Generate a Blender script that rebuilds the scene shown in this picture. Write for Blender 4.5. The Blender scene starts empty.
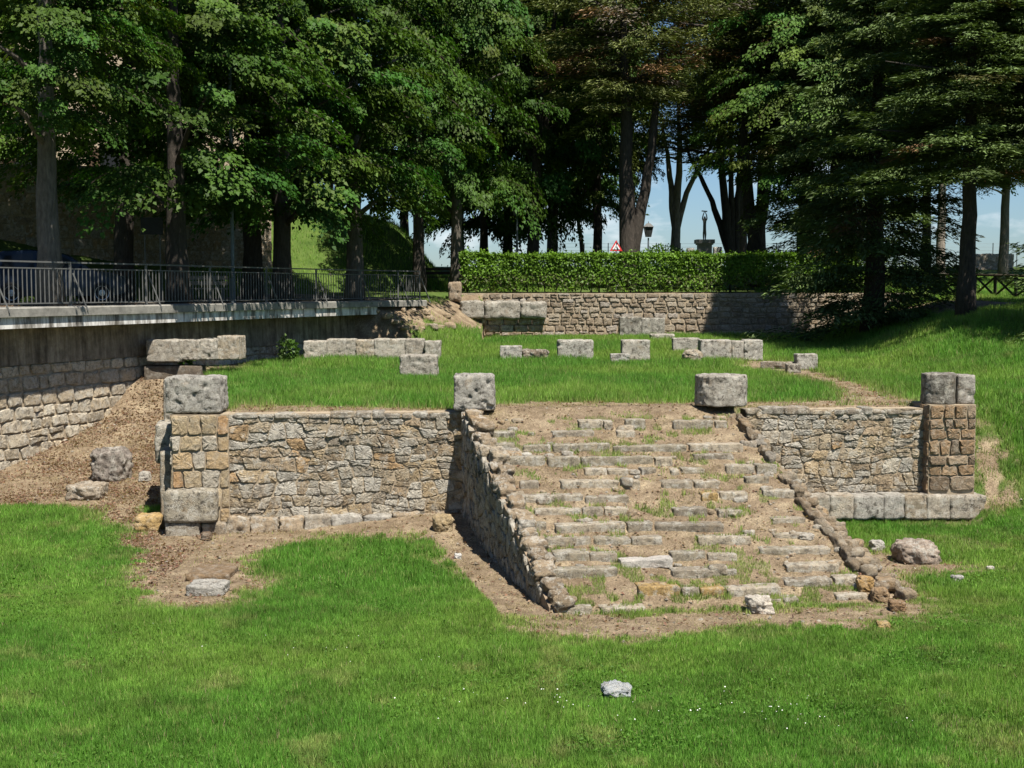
import bpy, math, random
import numpy as np
from mathutils import Vector, noise as mnoise

R = math.radians
scn = bpy.context.scene
COL = scn.collection
F, PITCH, CAMZ = 1350.0, math.atan(96 / 1350.0), 5.0

# ------------------------------------------------------------------ camera
cd = bpy.data.cameras.new('camera'); cam = bpy.data.objects.new('camera', cd); COL.objects.link(cam)
cam.location = (0, 0, CAMZ); cam.rotation_euler = (math.pi / 2 - PITCH, 0, 0)
cd.sensor_width = 36; cd.lens = F / 1024 * 36; cd.clip_end = 20000
scn.camera = cam

def ray(px, py):
    a, b = (px - 512) / F, -(py - 384) / F
    return np.array([a, math.cos(PITCH) + b * math.sin(PITCH), -math.sin(PITCH) + b * math.cos(PITCH)])
def P(px, py, Y):                    # point seen at a pixel, Y metres into the scene
    d = ray(px, py); t = Y / d[1]
    return np.array([d[0] * t, Y, CAMZ + d[2] * t])
def X(px, Y): return P(px, 288, Y)[0]
def Z(py, Y): return P(512, py, Y)[2]

# ------------------------------------------------------------------ noise
def _h(ix, iy, seed):
    n = (ix.astype(np.int64) * 374761393 + iy.astype(np.int64) * 668265263 + seed * 1442695041) & 0x7fffffff
    n = ((n ^ (n >> 13)) * 1274126177) & 0x7fffffff
    return ((n ^ (n >> 16)) & 0xffff) / 65535.0
def vnoise(x, y, seed=0):
    x = np.asarray(x, float); y = np.asarray(y, float)
    ix, iy = np.floor(x), np.floor(y); fx, fy = x - ix, y - iy
    fx = fx * fx * (3 - 2 * fx); fy = fy * fy * (3 - 2 * fy)
    a, b, c, d = _h(ix, iy, seed), _h(ix + 1, iy, seed), _h(ix, iy + 1, seed), _h(ix + 1, iy + 1, seed)
    return (a * (1 - fx) + b * fx) * (1 - fy) + (c * (1 - fx) + d * fx) * fy
def fbm(x, y, seed=0, o=3):
    s, a, t = 0, 1, 0
    for k in range(o):
        s = s + a * vnoise(np.asarray(x) * 2 ** k + 17 * k, np.asarray(y) * 2 ** k - 9 * k, seed + k); t += a; a *= .5
    return s / t                      # 0..1
def sstep(a, b, x):
    t = np.clip((np.asarray(x, float) - a) / (b - a), 0, 1); return t * t * (3 - 2 * t)

# ------------------------------------------------------------------ materials
def new_mat(name):
    m = bpy.data.materials.new(name); m.use_nodes = True
    nt = m.node_tree; b = nt.nodes['Principled BSDF']; b.inputs['Roughness'].default_value = .9
    b.inputs['Specular IOR Level'].default_value = .25
    return m, nt, b
def N(nt, t, **kw):
    n = nt.nodes.new(t)
    for k, v in kw.items(): setattr(n, k, v)
    return n
def noise_node(nt, scale, detail=5, rough=.6, vec=None):
    n = N(nt, 'ShaderNodeTexNoise'); n.inputs['Scale'].default_value = scale
    n.inputs['Detail'].default_value = detail; n.inputs['Roughness'].default_value = rough
    if vec is not None: nt.links.new(vec, n.inputs['Vector'])
    return n
def ramp(nt, src, stops):
    r = N(nt, 'ShaderNodeValToRGB'); e = r.color_ramp.elements
    e[0].position, e[0].color = stops[0][0], (*stops[0][1], 1) if len(stops[0][1]) == 3 else stops[0][1]
    e[1].position, e[1].color = stops[-1][0], (*stops[-1][1], 1)
    for p, c in stops[1:-1]:
        x = e.new(p); x.color = (*c, 1)
    nt.links.new(src, r.inputs[0]); return r
def mix(nt, fac, a, b, mode='MIX'):
    m = N(nt, 'ShaderNodeMix', data_type='RGBA', blend_type=mode)
    for k, v in ((0, fac), (6, a), (7, b)):
        if isinstance(v, bpy.types.NodeSocket): nt.links.new(v, m.inputs[k])
        elif k == 0: m.inputs[0].default_value = v
        else: m.inputs[k].default_value = (*v, 1)
    return m.outputs[2]
def bump(nt, b, h, strength=.5, dist=.02):
    n = N(nt, 'ShaderNodeBump'); n.inputs['Strength'].default_value = strength; n.inputs['Distance'].default_value = dist
    nt.links.new(h, n.inputs['Height']); nt.links.new(n.outputs[0], b.inputs['Normal'])
def attr(nt, name='tint'):
    return N(nt, 'ShaderNodeAttribute', attribute_name=name).outputs['Color']
def pos(nt): return N(nt, 'ShaderNodeNewGeometry').outputs['Position']

def stone_mat(name, lichen=.5, dark=.5, dirt=(.20, .13, .075)):
    m, nt, b = new_mat(name); p = pos(nt); c = attr(nt)
    g = ramp(nt, noise_node(nt, 9, 7, .75, p).outputs[0], [(.30, (.50, .48, .45)), (.5, (1, 1, 1)), (.72, (1.3, 1.27, 1.2))]).outputs[0]
    c = mix(nt, 1, c, g, 'MULTIPLY')
    lm = ramp(nt, noise_node(nt, 5.3, 10, .78, p).outputs[0], [(.50, (0, 0, 0)), (.57, (lichen,) * 3)]).outputs[0]
    c = mix(nt, lm, c, (.52, .49, .42))
    dm = ramp(nt, noise_node(nt, 7.3, 10, .8, p).outputs[0], [(.41, (dark,) * 3), (.485, (0, 0, 0))]).outputs[0]
    c = mix(nt, dm, c, (.075, .065, .05))
    om = ramp(nt, noise_node(nt, 2.7, 7, .75, p).outputs[0], [(.56, (0, 0, 0)), (.70, (.4,) * 3)]).outputs[0]
    c = mix(nt, om, c, (.33, .21, .10))
    vo = N(nt, 'ShaderNodeTexVoronoi'); vo.inputs['Scale'].default_value = 30; nt.links.new(p, vo.inputs['Vector'])
    c = mix(nt, 1, c, ramp(nt, vo.outputs['Distance'], [(.08, (.35, .32, .28)), (.24, (1, 1, 1)), (.8, (1.06, 1.06, 1.05))]).outputs[0], 'MULTIPLY')
    nt.links.new(c, b.inputs['Base Color'])
    s = N(nt, 'ShaderNodeMath', operation='ADD')
    nt.links.new(noise_node(nt, 22, 8, .75, p).outputs[0], s.inputs[0]); nt.links.new(noise_node(nt, 70, 3, .6, p).outputs[0], s.inputs[1])
    bump(nt, b, s.outputs[0], 1, .045)
    return m
def plain_mat(name, col, rough=.6, metal=0, var=.25, scale=6, bstr=.2):
    m, nt, b = new_mat(name); p = pos(nt)
    lo = tuple(x * (1 - var) for x in col); hi = tuple(min(1, x * (1 + var)) for x in col)
    nn = noise_node(nt, scale, 6, .65, p)
    nt.links.new(ramp(nt, nn.outputs[0], [(.3, lo), (.7, hi)]).outputs[0], b.inputs['Base Color'])
    b.inputs['Roughness'].default_value = rough; b.inputs['Metallic'].default_value = metal
    if bstr: bump(nt, b, noise_node(nt, scale * 5, 5, .7, p).outputs[0], bstr, .02)
    return m
def bark_mat(name, col):
    m, nt, b = new_mat(name); p = pos(nt)
    mp = N(nt, 'ShaderNodeMapping'); mp.inputs['Scale'].default_value = (9, 9, 2.2); nt.links.new(p, mp.inputs[0])
    nn = noise_node(nt, 1.6, 8, .7, mp.outputs[0])
    nt.links.new(ramp(nt, nn.outputs[0], [(.3, tuple(c * .45 for c in col)), (.55, col), (.75, tuple(c * 1.5 for c in col))]).outputs[0], b.inputs['Base Color'])
    bump(nt, b, nn.outputs[0], 1, .06); return m
def leaf_mat(name, trans=.3, rough=.45, spec=.4, gain=1.0):
    m, nt, b = new_mat(name); c = attr(nt)
    b.inputs['Roughness'].default_value = rough; b.inputs['Specular IOR Level'].default_value = spec
    nt.links.new(c, b.inputs['Base Color'])
    t = N(nt, 'ShaderNodeBsdfTranslucent')
    nt.links.new(mix(nt, 1, c, (1.15 * gain, 1.25 * gain, .5 * gain), 'MULTIPLY'), t.inputs[0])
    ms = N(nt, 'ShaderNodeMixShader'); ms.inputs[0].default_value = trans
    nt.links.new(b.outputs[0], ms.inputs[1]); nt.links.new(t.outputs[0], ms.inputs[2])
    nt.links.new(ms.outputs[0], nt.nodes['Material Output'].inputs[0]); return m

M = {}
M['stone'] = stone_mat('weathered tufa', .65, .6)
M['stone_grey'] = stone_mat('lichened grey tufa', .6, .9)  # lichened blocks; its dark tone also stands in for shade on left stair wall
M['stone_brown'] = stone_mat('brown tufa', .25, .35)
M['mortar'] = plain_mat('earthy mortar', (.28, .225, .155), .95, var=.35, scale=5, bstr=.6)
M['concrete'] = plain_mat('stained concrete', (.20, .19, .165), .9, var=.4, scale=3, bstr=.4)
M['iron'] = plain_mat('grey painted iron', (.10, .10, .095), .55, .0, var=.2, bstr=0)
M['wood'] = plain_mat('dark stained wood', (.045, .035, .025), .8, var=.3, bstr=.3)
M['benchwood'] = plain_mat('bleached wood', (.22, .18, .13), .8, var=.3, bstr=.3)
M['bronze'] = plain_mat('dark weathered bronze', (.10, .10, .09), .6, .2, var=.3, bstr=.2)
M['pedestal'] = plain_mat('grey pedestal stone', (.16, .155, .15), .9, var=.3, bstr=.3)
M['wire'] = plain_mat('galvanised wire', (.35, .36, .37), .5, .5, var=.1, bstr=0)
M['bark_dark'] = bark_mat('dark bark', (.055, .045, .036))
M['bark_grey'] = bark_mat('grey fissured bark', (.12, .105, .085))
M['bark_pale'] = bark_mat('pale bark', (.26, .22, .18))
M['leaf'] = leaf_mat('broad leaf', .26, .55, .14)
M['needle'] = leaf_mat('needle spray', .12, .6, .25)
M['hedge'] = leaf_mat('laurel leaf', .25, .5, .2)
M['grass'] = leaf_mat('grass blade', .35, .6, .2)
M['petal'] = leaf_mat('white petal', .2, .6, .2, .9)
M['plaster'] = plain_mat('ochre building plaster', (.34, .28, .20), .95, var=.2, scale=1.2, bstr=.2)
M['window_dark'] = plain_mat('dark window glass', (.02, .022, .025), .15, var=.1, bstr=0)
M['shutter'] = plain_mat('brown shutter', (.08, .05, .03), .7, var=.2, bstr=0)
M['roof'] = plain_mat('clay roof tiles', (.28, .14, .08), .9, var=.3, bstr=.5)
M['carpaint'] = plain_mat('dark blue car paint', (.012, .02, .035), .25, .3, var=.05, bstr=0)
M['carglass'] = plain_mat('tinted car glass', (.012, .014, .016), .08, var=.1, bstr=0)
M['tyre'] = plain_mat('black tyre rubber', (.018, .018, .018), .85, var=.2, bstr=.1)
M['rim'] = plain_mat('alloy rim', (.42, .43, .45), .35, .8, var=.1, bstr=0)
M['redlamp'] = plain_mat('red lamp glass', (.45, .02, .015), .25, var=.1, bstr=0)
M['white'] = plain_mat('white enamel', (.75, .75, .73), .5, var=.05, bstr=0)
M['red'] = plain_mat('red enamel', (.55, .03, .03), .5, var=.05, bstr=0)
M['black'] = plain_mat('black enamel', (.02, .02, .02), .5, var=.05, bstr=0)
M['board'] = plain_mat('dark board', (.03, .03, .028), .7, var=.2, bstr=0)
M['lampglass'] = plain_mat('lantern glass', (.05, .055, .055), .2, var=.1, bstr=0)
M['post'] = plain_mat('grey green pole paint', (.09, .11, .12), .5, var=.15, bstr=0)
M['earth'] = plain_mat('packed earth', (.20, .15, .10), .95, var=.4, scale=4, bstr=.7)
M['asphalt'] = plain_mat('dusty asphalt', (.12, .105, .085), .95, var=.4, scale=1.5, bstr=.3)
M['marble'] = stone_mat('pale limestone', .5, .15)

# fascia with white limewash streaks
def fascia_mat():
    m, nt, b = new_mat('streaked fascia'); p = pos(nt)
    mp = N(nt, 'ShaderNodeMapping'); mp.inputs['Scale'].default_value = (2.6, 2.6, .5); nt.links.new(p, mp.inputs[0])
    nn = noise_node(nt, 1.3, 5, .7, mp.outputs[0])
    nt.links.new(ramp(nt, nn.outputs[0], [(.38, (.10, .09, .075)), (.47, (.30, .28, .25)), (.58, (.62, .60, .56))]).outputs[0], b.inputs['Base Color'])
    return m
M['fascia'] = fascia_mat()
def band_mat():
    m, nt, b = new_mat('streaked lime render'); p = pos(nt)
    mp = N(nt, 'ShaderNodeMapping'); mp.inputs['Scale'].default_value = (3, 3, .35); nt.links.new(p, mp.inputs[0])
    nn = noise_node(nt, 1.5, 7, .7, mp.outputs[0]); n2 = noise_node(nt, 2.2, 8, .75, p)
    c = ramp(nt, nn.outputs[0], [(.35, (.10, .085, .065)), (.5, (.20, .175, .14)), (.65, (.30, .27, .22))]).outputs[0]
    c = mix(nt, 1, c, ramp(nt, n2.outputs[0], [(.35, (.55, .52, .48)), (.6, (1.2, 1.17, 1.1))]).outputs[0], 'MULTIPLY')
    nt.links.new(c, b.inputs['Base Color']); bump(nt, b, noise_node(nt, 9, 8, .75, p).outputs[0], .9, .06); return m
M['render_band'] = band_mat()

# ------------------------------------------------------------------ mesh builder
class MB:
    def __init__(s): s.v, s.f, s.c, s.n = [], [], [], 0
    def add(s, verts, faces, col=(.4, .4, .4)):
        verts = np.asarray(verts, float).reshape(-1, 3)
        s.v.append(verts); s.f += [[i + s.n for i in fc] for fc in faces]
        c = np.asarray(col, float); s.c.append(np.tile(c, (len(verts), 1)) if c.ndim == 1 else c)
        s.n += len(verts); return s
    def build(s, name, mat, parent=None, smooth=False, loc=None):
        V = np.concatenate(s.v); Cc = np.concatenate(s.c)
        if parent is not None: V = V - np.array(parent['_w'])
        elif loc is not None: V = V - np.array(loc)
        me = bpy.data.meshes.new(name); me.from_pydata(V.tolist(), [], s.f)
        a = me.attributes.new('tint', 'FLOAT_COLOR', 'POINT')
        a.data.foreach_set('color', np.concatenate([Cc, np.ones((len(Cc), 1))], 1).astype(np.float32).ravel())
        if smooth: me.polygons.foreach_set('use_smooth', np.ones(len(me.polygons), bool))
        me.materials.append(mat); me.update()
        o = bpy.data.objects.new(name, me); COL.objects.link(o)
        if parent is not None: o.parent = parent
        elif loc is not None: o.location = [float(q) for q in loc]
        return o
    def box(s, c, half, ax=None, col=(.4, .4, .4)):
        ax = np.eye(3) if ax is None else np.asarray(ax)
        q = np.array([[i, j, k] for i in (-1, 1) for j in (-1, 1) for k in (-1, 1)]) * np.asarray(half)
        return s.add(q @ ax + np.asarray(c), [[0, 1, 3, 2], [4, 6, 7, 5], [0, 4, 5, 1], [2, 3, 7, 6], [0, 2, 6, 4], [1, 5, 7, 3]], col)
    def bar(s, a, b, w, h=None, col=(.4, .4, .4)):
        a, b = np.asarray(a, float), np.asarray(b, float); d = b - a; L = np.linalg.norm(d); d = d / L
        up = np.array([0, 0, 1.]) if abs(d[2]) < .95 else np.array([0, 1., 0])
        sd = np.cross(d, up); sd /= np.linalg.norm(sd); u2 = np.cross(sd, d)
        return s.box((a + b) / 2, (L / 2, w / 2, (h or w) / 2), np.array([d, sd, u2]), col)
    def tube(s, pts, rad, sides=10, col=(.3, .3, .3), cap=True, rough=0, rng=None):
        pts = np.asarray(pts, float); n = len(pts); V, Fc = [], []
        for i in range(n):
            d = pts[min(i + 1, n - 1)] - pts[max(i - 1, 0)]; d /= np.linalg.norm(d) + 1e-9
            up = np.array([1., 0, 0]) if abs(d[0]) < .8 else np.array([0, 1., 0])
            a = np.cross(d, up); a /= np.linalg.norm(a); b = np.cross(d, a)
            for k in range(sides):
                t = 2 * math.pi * k / sides
                r = rad[i] * (1 + (rough * (rng.random() - .5) * 2 if rough else 0))
                V.append(pts[i] + r * (math.cos(t) * a + math.sin(t) * b))
        for i in range(n - 1):
            for k in range(sides):
                k2 = (k + 1) % sides
                Fc.append([i * sides + k, i * sides + k2, (i + 1) * sides + k2, (i + 1) * sides + k])
        if cap: Fc.append(list(range(sides))[::-1]); Fc.append([(n - 1) * sides + k for k in range(sides)])
        return s.add(V, Fc, col)

def tag(o, label=None, cat=None, group=None, kind=None):
    if label: o['label'] = label
    if cat: o['category'] = cat
    if group: o['group'] = group
    if kind: o['kind'] = kind
    return o
def empty(name, loc, label, cat, group=None):
    o = bpy.data.objects.new(name, None); COL.objects.link(o); o.empty_display_size = .3
    o.location = [float(q) for q in loc]; o['_w'] = [float(q) for q in loc]
    return tag(o, label, cat, group)

# ------------------------------------------------------------------ plan of the place
RAIL = np.array([(-21, 8), (-17.2, 18), (-14.8, 25), (-13.1, 30), (-11.45, 34.5), (-10.2, 37.6), (-9.05, 41), (-7.95, 44), (-6.8, 47),
                 (-5.55, 49.6), (-4.35, 51.6), (-3.4, 53.0)], float)
BACK = np.array([(-2.9, 54.6), (-2.2, 56.6), (2, 57.0), (8, 57.5), (15, 58.2), (30, 60), (60, 64)], float)
EDGE = np.concatenate([RAIL, BACK])
def edge_dist(x, y, poly=EDGE):       # signed: positive on the upper (road) side
    x = np.asarray(x, float); y = np.asarray(y, float)
    best = np.full(x.shape, 1e9); sg = np.zeros(x.shape)
    for a, b in zip(poly[:-1], poly[1:]):
        d = b - a; L2 = d @ d
        t = np.clip(((x - a[0]) * d[0] + (y - a[1]) * d[1]) / L2, 0, 1)
        qx, qy = x - a[0] - t * d[0], y - a[1] - t * d[1]
        ds = np.hypot(qx, qy); cr = d[0] * qy - d[1] * qx
        m = ds < best - 1e-9; best = np.where(m, ds, best); sg = np.where(m, np.sign(cr), sg)
    return best * sg
class Path:
    def __init__(s, pts):
        pts = np.asarray(pts, float)
        # smooth resample
        seg = np.r_[0, np.cumsum(np.linalg.norm(np.diff(pts, axis=0), axis=1))]
        q = np.linspace(0, seg[-1], int(seg[-1] / .25) + 2)
        xy = np.stack([np.interp(q, seg, pts[:, k]) for k in (0, 1)], 1)
        for _ in range(25): xy[1:-1] = xy[1:-1] * .5 + (xy[:-2] + xy[2:]) * .25
        s.xy = xy; s.s = np.r_[0, np.cumsum(np.linalg.norm(np.diff(xy, axis=0), axis=1))]; s.L = s.s[-1]
    def at(s, t, off=0, z=0):         # off > 0: towards the upper side
        e = .3; p = np.array([np.interp(t, s.s, s.xy[:, k]) for k in (0, 1)])
        a = np.array([np.interp(t - e, s.s, s.xy[:, k]) for k in (0, 1)]); b = np.array([np.interp(t + e, s.s, s.xy[:, k]) for k in (0, 1)])
        d = b - a; d /= np.linalg.norm(d); n = np.array([-d[1], d[0]])
        q = p + n * off; return np.array([q[0], q[1], z])
    def s_at_px(s, px, off=0):        # arc length seen at a pixel column
        best, bs = 1e9, 0
        for t in np.linspace(0, s.L, 600):
            p = s.at(t, off); e = abs(512 + p[0] / p[1] * F - px)
            if e < best and p[1] > 5: best, bs = e, t
        return bs
rail = Path(RAIL); back = Path(BACK[1:])

A = np.array([-6.95, 27.4]); B = np.array([10.05, 29.2]); LF = np.linalg.norm(B - A); E1 = (B - A) / LF
NF = np.array([E1[1], -E1[0]])        # out of the facade, towards the camera
DV = np.array([-math.sin(R(11.5)), math.cos(R(11.5))])
def fac(s, z, off=0):                 # facade coordinates to world
    p = A + E1 * s + NF * off; return np.array([p[0], p[1], z])
def fpix(px, py, off=0):              # pixel to facade (s, z)
    d = ray(px, py); o = A + NF * off
    t = (o @ NF) / (d[:2] @ NF); q = d * t
    return (q[:2] - A) @ E1, CAMZ + q[2]
ST_TL, ST_TR = P(463, 414, 27.75)[:2], P(738, 412, 28.45)[:2]   # staircase corners
ST_BL, ST_BR = P(549, 617, 20.55)[:2], P(884, 606, 21.35)[:2]
def stair_uv(x, y):                   # u across (0..1), v up (0 at the foot, 1 at the top)
    x = np.asarray(x, float); y = np.asarray(y, float)
    def side(a, b): return (b[0] - a[0]) * (y - a[1]) - (b[1] - a[1]) * (x - a[0])
    dl = side(ST_BL, ST_TL) / np.linalg.norm(ST_TL - ST_BL); dr = side(ST_BR, ST_TR) / np.linalg.norm(ST_TR - ST_BR)
    u = dl / (dl - dr + 1e-9) ; u = -dl / (-dl + dr + 1e-9)
    db = side(ST_BL, ST_BR) / np.linalg.norm(ST_BR - ST_BL); dt = side(ST_TL, ST_TR) / np.linalg.norm(ST_TR - ST_TL)
    v = db / (db - dt + 1e-9)
    return u, v
def stair_pt(u, v, dz=0):
    a = ST_BL + (ST_TL - ST_BL) * v; b = ST_BR + (ST_TR - ST_BR) * v
    q = a + (b - a) * u; return np.array([q[0], q[1], stair_z(v) + dz])
def stair_z(v): return .05 + 2.35 * np.clip(v, -.06, 1.1)

STEPS = []                            # (x, y, half width, ground just below, top) of every step stone
def stair_fill(x, y):
    g = stair_z(stair_uv(x, y)[1]); e2 = np.array([-E1[1], E1[0]]); out = np.zeros(x.shape)
    for (sx, sy, hw, zt) in STEPS:
        m = (np.abs(x - sx) < hw + .3) & (y > sy - .3) & (y < sy + 1.1)
        if not m.any(): continue
        a = (x[m] - sx) * E1[0] + (y[m] - sy) * E1[1]; t = (x[m] - sx) * e2[0] + (y[m] - sy) * e2[1]
        f = sstep(.03, .12, t) * (1 - sstep(.34, .95, t)) * (1 - sstep(hw - .02, hw + .3, np.abs(a)))
        out[m] = np.maximum(out[m], np.maximum(zt - .012 - g[m], 0) * f)
    return out
def up_h(x, y):                       # road, park and banks above the walls
    z = np.interp(y, [0, 53, 57, 62, 90, 101], [4.5, 4.52, 4.74, 4.88, 6.3, 6.6])
    r = edge_dist(x, y, RAIL)
    fade = 1 - sstep(64, 73, y + .35 * (x + 4))
    bank = np.clip((r - 8.3) * .62, 0, 4.6) * np.where(y < 76, fade, 0) * sstep(-2.5, -6, x)
    return z + bank
TER = ([0, 26, 28, 40, 47, 56, 70], [2.38, 2.38, 2.42, 2.52, 2.64, 2.93, 3.1])
BANK = ([0, 24, 27.6, 29.2, 30.5, 32, 34, 40, 45, 50, 60, 90, 101], [.15, .1, .08, .3, 1.3, 2.25, 2.6, 3.35, 4.1, 4.45, 4.75, 6.3, 6.6])
def lo_h(x, y):
    lawn = .32 * np.exp(-((x + 1.3) ** 2 / 5 + (y - 27.6) ** 2 / 2.2)) + .05 * fbm(x * .4, y * .4, 3) - .03 + .02 * np.maximum(0, 17 - y)
    left = np.interp(y, [0, 27, 28, 30, 33, 35, 36.8, 38.2, 40], [0, 0, .05, .22, .52, .90, 1.42, 2.45, 2.62])
    ter = np.interp(y, *TER); bank = np.interp(y, *BANK)
    rel = np.stack([x - A[0], y - A[1]]); s = rel[0] * E1[0] + rel[1] * E1[1]; n = rel[0] * NF[0] + rel[1] * NF[1]
    pod = (n < -.35)                                            # behind the facade
    lefts = x < A[0] + (A[1] - y) * .19 + .25                    # left of the podium
    z = np.where(lefts, np.maximum(lawn, left), lawn)
    bl = sstep(17 + (y - 30) * .06, 20.5 + (y - 29) * .19, x - A[0])
    tz = ter * (1 - bl) + np.maximum(bank, .0) * bl
    z = np.where(pod & ~lefts & (s < LF - .3), np.where(y > 31, tz, ter), z)
    wy = sstep(30.6, 32.6, y); lowb = lawn * (1 - sstep(LF - .3, LF, s)) + bank * sstep(LF - .3, LF, s)
    rb = lowb * (1 - wy) + tz * wy
    z = np.where((s >= LF - .3) & (y > 26.5), np.maximum(rb, lawn * .5), z)
    u, v = stair_uv(x, y)
    ins = (u > .012) & (u < .99) & (v > -.03) & (v < 1.06)
    if ins.any():
        xi, yi, vi = x[ins], y[ins], v[ins]
        z = z.copy(); z[ins] = np.maximum(stair_z(vi) - .02 + .035 * (fbm(xi * 1.7, yi * 1.7, 9) - .5) * 2 + (stair_fill(xi, yi) if STEPS else 0), lawn[ins])
    return z
def H(x, y):
    x = np.asarray(x, float); y = np.asarray(y, float)
    r = edge_dist(x, y); lo, up = lo_h(x, y), up_h(x, y)
    rub = ((y > 50.2) & (x < -1.2)).astype(float)
    k = np.where(rub > 0, sstep(-2.6, .9, r), (r > .95).astype(float))
    z = np.where(x > 12, lo, lo * (1 - k) + np.maximum(up, lo) * k)
    z = np.where((x > 12) & (r > .95), np.maximum(up, lo), z)
    cl = sstep(101, 112, y) ; cl = np.maximum(cl, sstep(80, 110, np.abs(x)) * (y > 60))
    return z * (1 - cl) + (-60) * cl
def hz(x, y): return float(H(np.array([x]), np.array([y]))[0])
def hit(px, py):                      # where the ray through a pixel meets the ground
    d = ray(px, py); ys = np.arange(9, 110, .05); t = ys / d[1]
    xs = d[0] * t; zs = CAMZ + d[2] * t; g = H(xs, ys) - zs
    i = np.argmax(g > 0) if (g > 0).any() else len(ys) - 1
    return np.array([xs[i], ys[i], float(H(xs[i:i + 1], ys[i:i + 1])[0])])

# ------------------------------------------------------------------ bare earth
def unproj(poly): return np.array([hit(*p)[:2] for p in poly])
DIRT = [unproj(p) for p in [
    [(-30, 455), (-30, 503), (40, 499), (90, 512), (128, 542), (140, 590), (165, 612), (235, 612), (268, 592), (250, 560), (300, 541), (380, 539),
     (430, 546), (468, 575), (512, 622), (545, 640), (548, 615), (455, 512), (160, 530), (148, 440), (172, 384), (172, 366), (150, 372), (60, 420)],
    [(840, 522), (985, 521), (1015, 500), (1012, 472), (1000, 450), (984, 428), (975, 432), (978, 500)],
    [(865, 540), (905, 562), (922, 588), (938, 612), (880, 629), (760, 634), (640, 638), (545, 642), (556, 612), (884, 606), (850, 560)],
    [(455, 404), (745, 402), (745, 414), (455, 414)],
    [(228, 405), (460, 409), (460, 416), (228, 416)],
    [(745, 403), (925, 400), (925, 412), (745, 412)],
    [(150, 356), (250, 362), (240, 371), (205, 371), (176, 395), (155, 402)],
    [(240, 353), (305, 353), (305, 360), (240, 361)],
    [(742, 361), (782, 361), (880, 388), (910, 402), (850, 402), (815, 383), (742, 369)],
    [(860, 296), (1010, 302), (1040, 308), (960, 314), (880, 316)],
    [(895, 556), (945, 562), (1000, 572), (950, 577), (900, 572)],
]]
DIRT.append(np.array([(-7.2, 49.5), (-4, 52.4), (-2.4, 57), (-1.2, 57.5), (-1.4, 54.8), (-3.6, 50.8), (-5.6, 48.4)]))
DIRT.append(np.array([(-2.2, 56.6), (14, 57.7), (16, 59.2), (-2, 58.8)]))
def inpoly(x, y, poly):
    ins = np.zeros(x.shape, bool)
    for (x1, y1), (x2, y2) in zip(poly, np.roll(poly, -1, 0)):
        c = ((y1 > y) != (y2 > y)); ins ^= c & (x < (x2 - x1) * (y - y1) / (y2 - y1 + 1e-12) + x1)
    return ins
def dirt(x, y, seed=0):               # 0 grass .. 1 bare
    x = np.asarray(x, float); y = np.asarray(y, float); d = np.zeros(x.shape)
    for k in range(4):
        jx = x + (fbm(x * 1.1, y * 1.1, 40 + k) - .5) * 1.7 + (vnoise(x * 5, y * 5, 60 + k) - .5) * .7
        jy = y + (fbm(x * 1.1, y * 1.1, 50 + k) - .5) * 1.7 + (vnoise(x * 5, y * 5, 70 + k) - .5) * .7
        m = np.zeros(x.shape, bool)
        for p in DIRT: m |= inpoly(jx, jy, p)
        d += m * .25
    u, v = stair_uv(x, y)
    st = (u > 0) & (u < 1.0) & (v > -.02) & (v < 1.03)
    gp = fbm(x * 1.5, y * 1.5, 91) * .6 + vnoise(x * 5, y * 5, 92) * .4
    d = np.where(st, np.where(gp > .57, .5, 1.0), d)
    rel = (x - A[0]) * NF[0] + (y - A[1]) * NF[1]; sf = (x - A[0]) * E1[0] + (y - A[1]) * E1[1]
    d = np.where((u > -.14) & (u <= .012) & (v > -.03) & (v < 1.1), 1.0, d)
    d = np.where((sf > 0) & (sf < LF) & (rel > -.46 - .25 * vnoise(sf * 2, sf * 0, 5)) & (rel < .35), np.maximum(d, .85), d)
    d = np.where((x < A[0] + (A[1] - y) * .19 + .3) & (y > 29.6) & (y < 39) & (edge_dist(x, y) < 1.2), 1.0, d)
    patch = fbm(x * .35, y * .35, 120, 4)
    return np.clip(d + np.where((patch > .70) & (y < 27), .30, 0), 0, 1)

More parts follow.
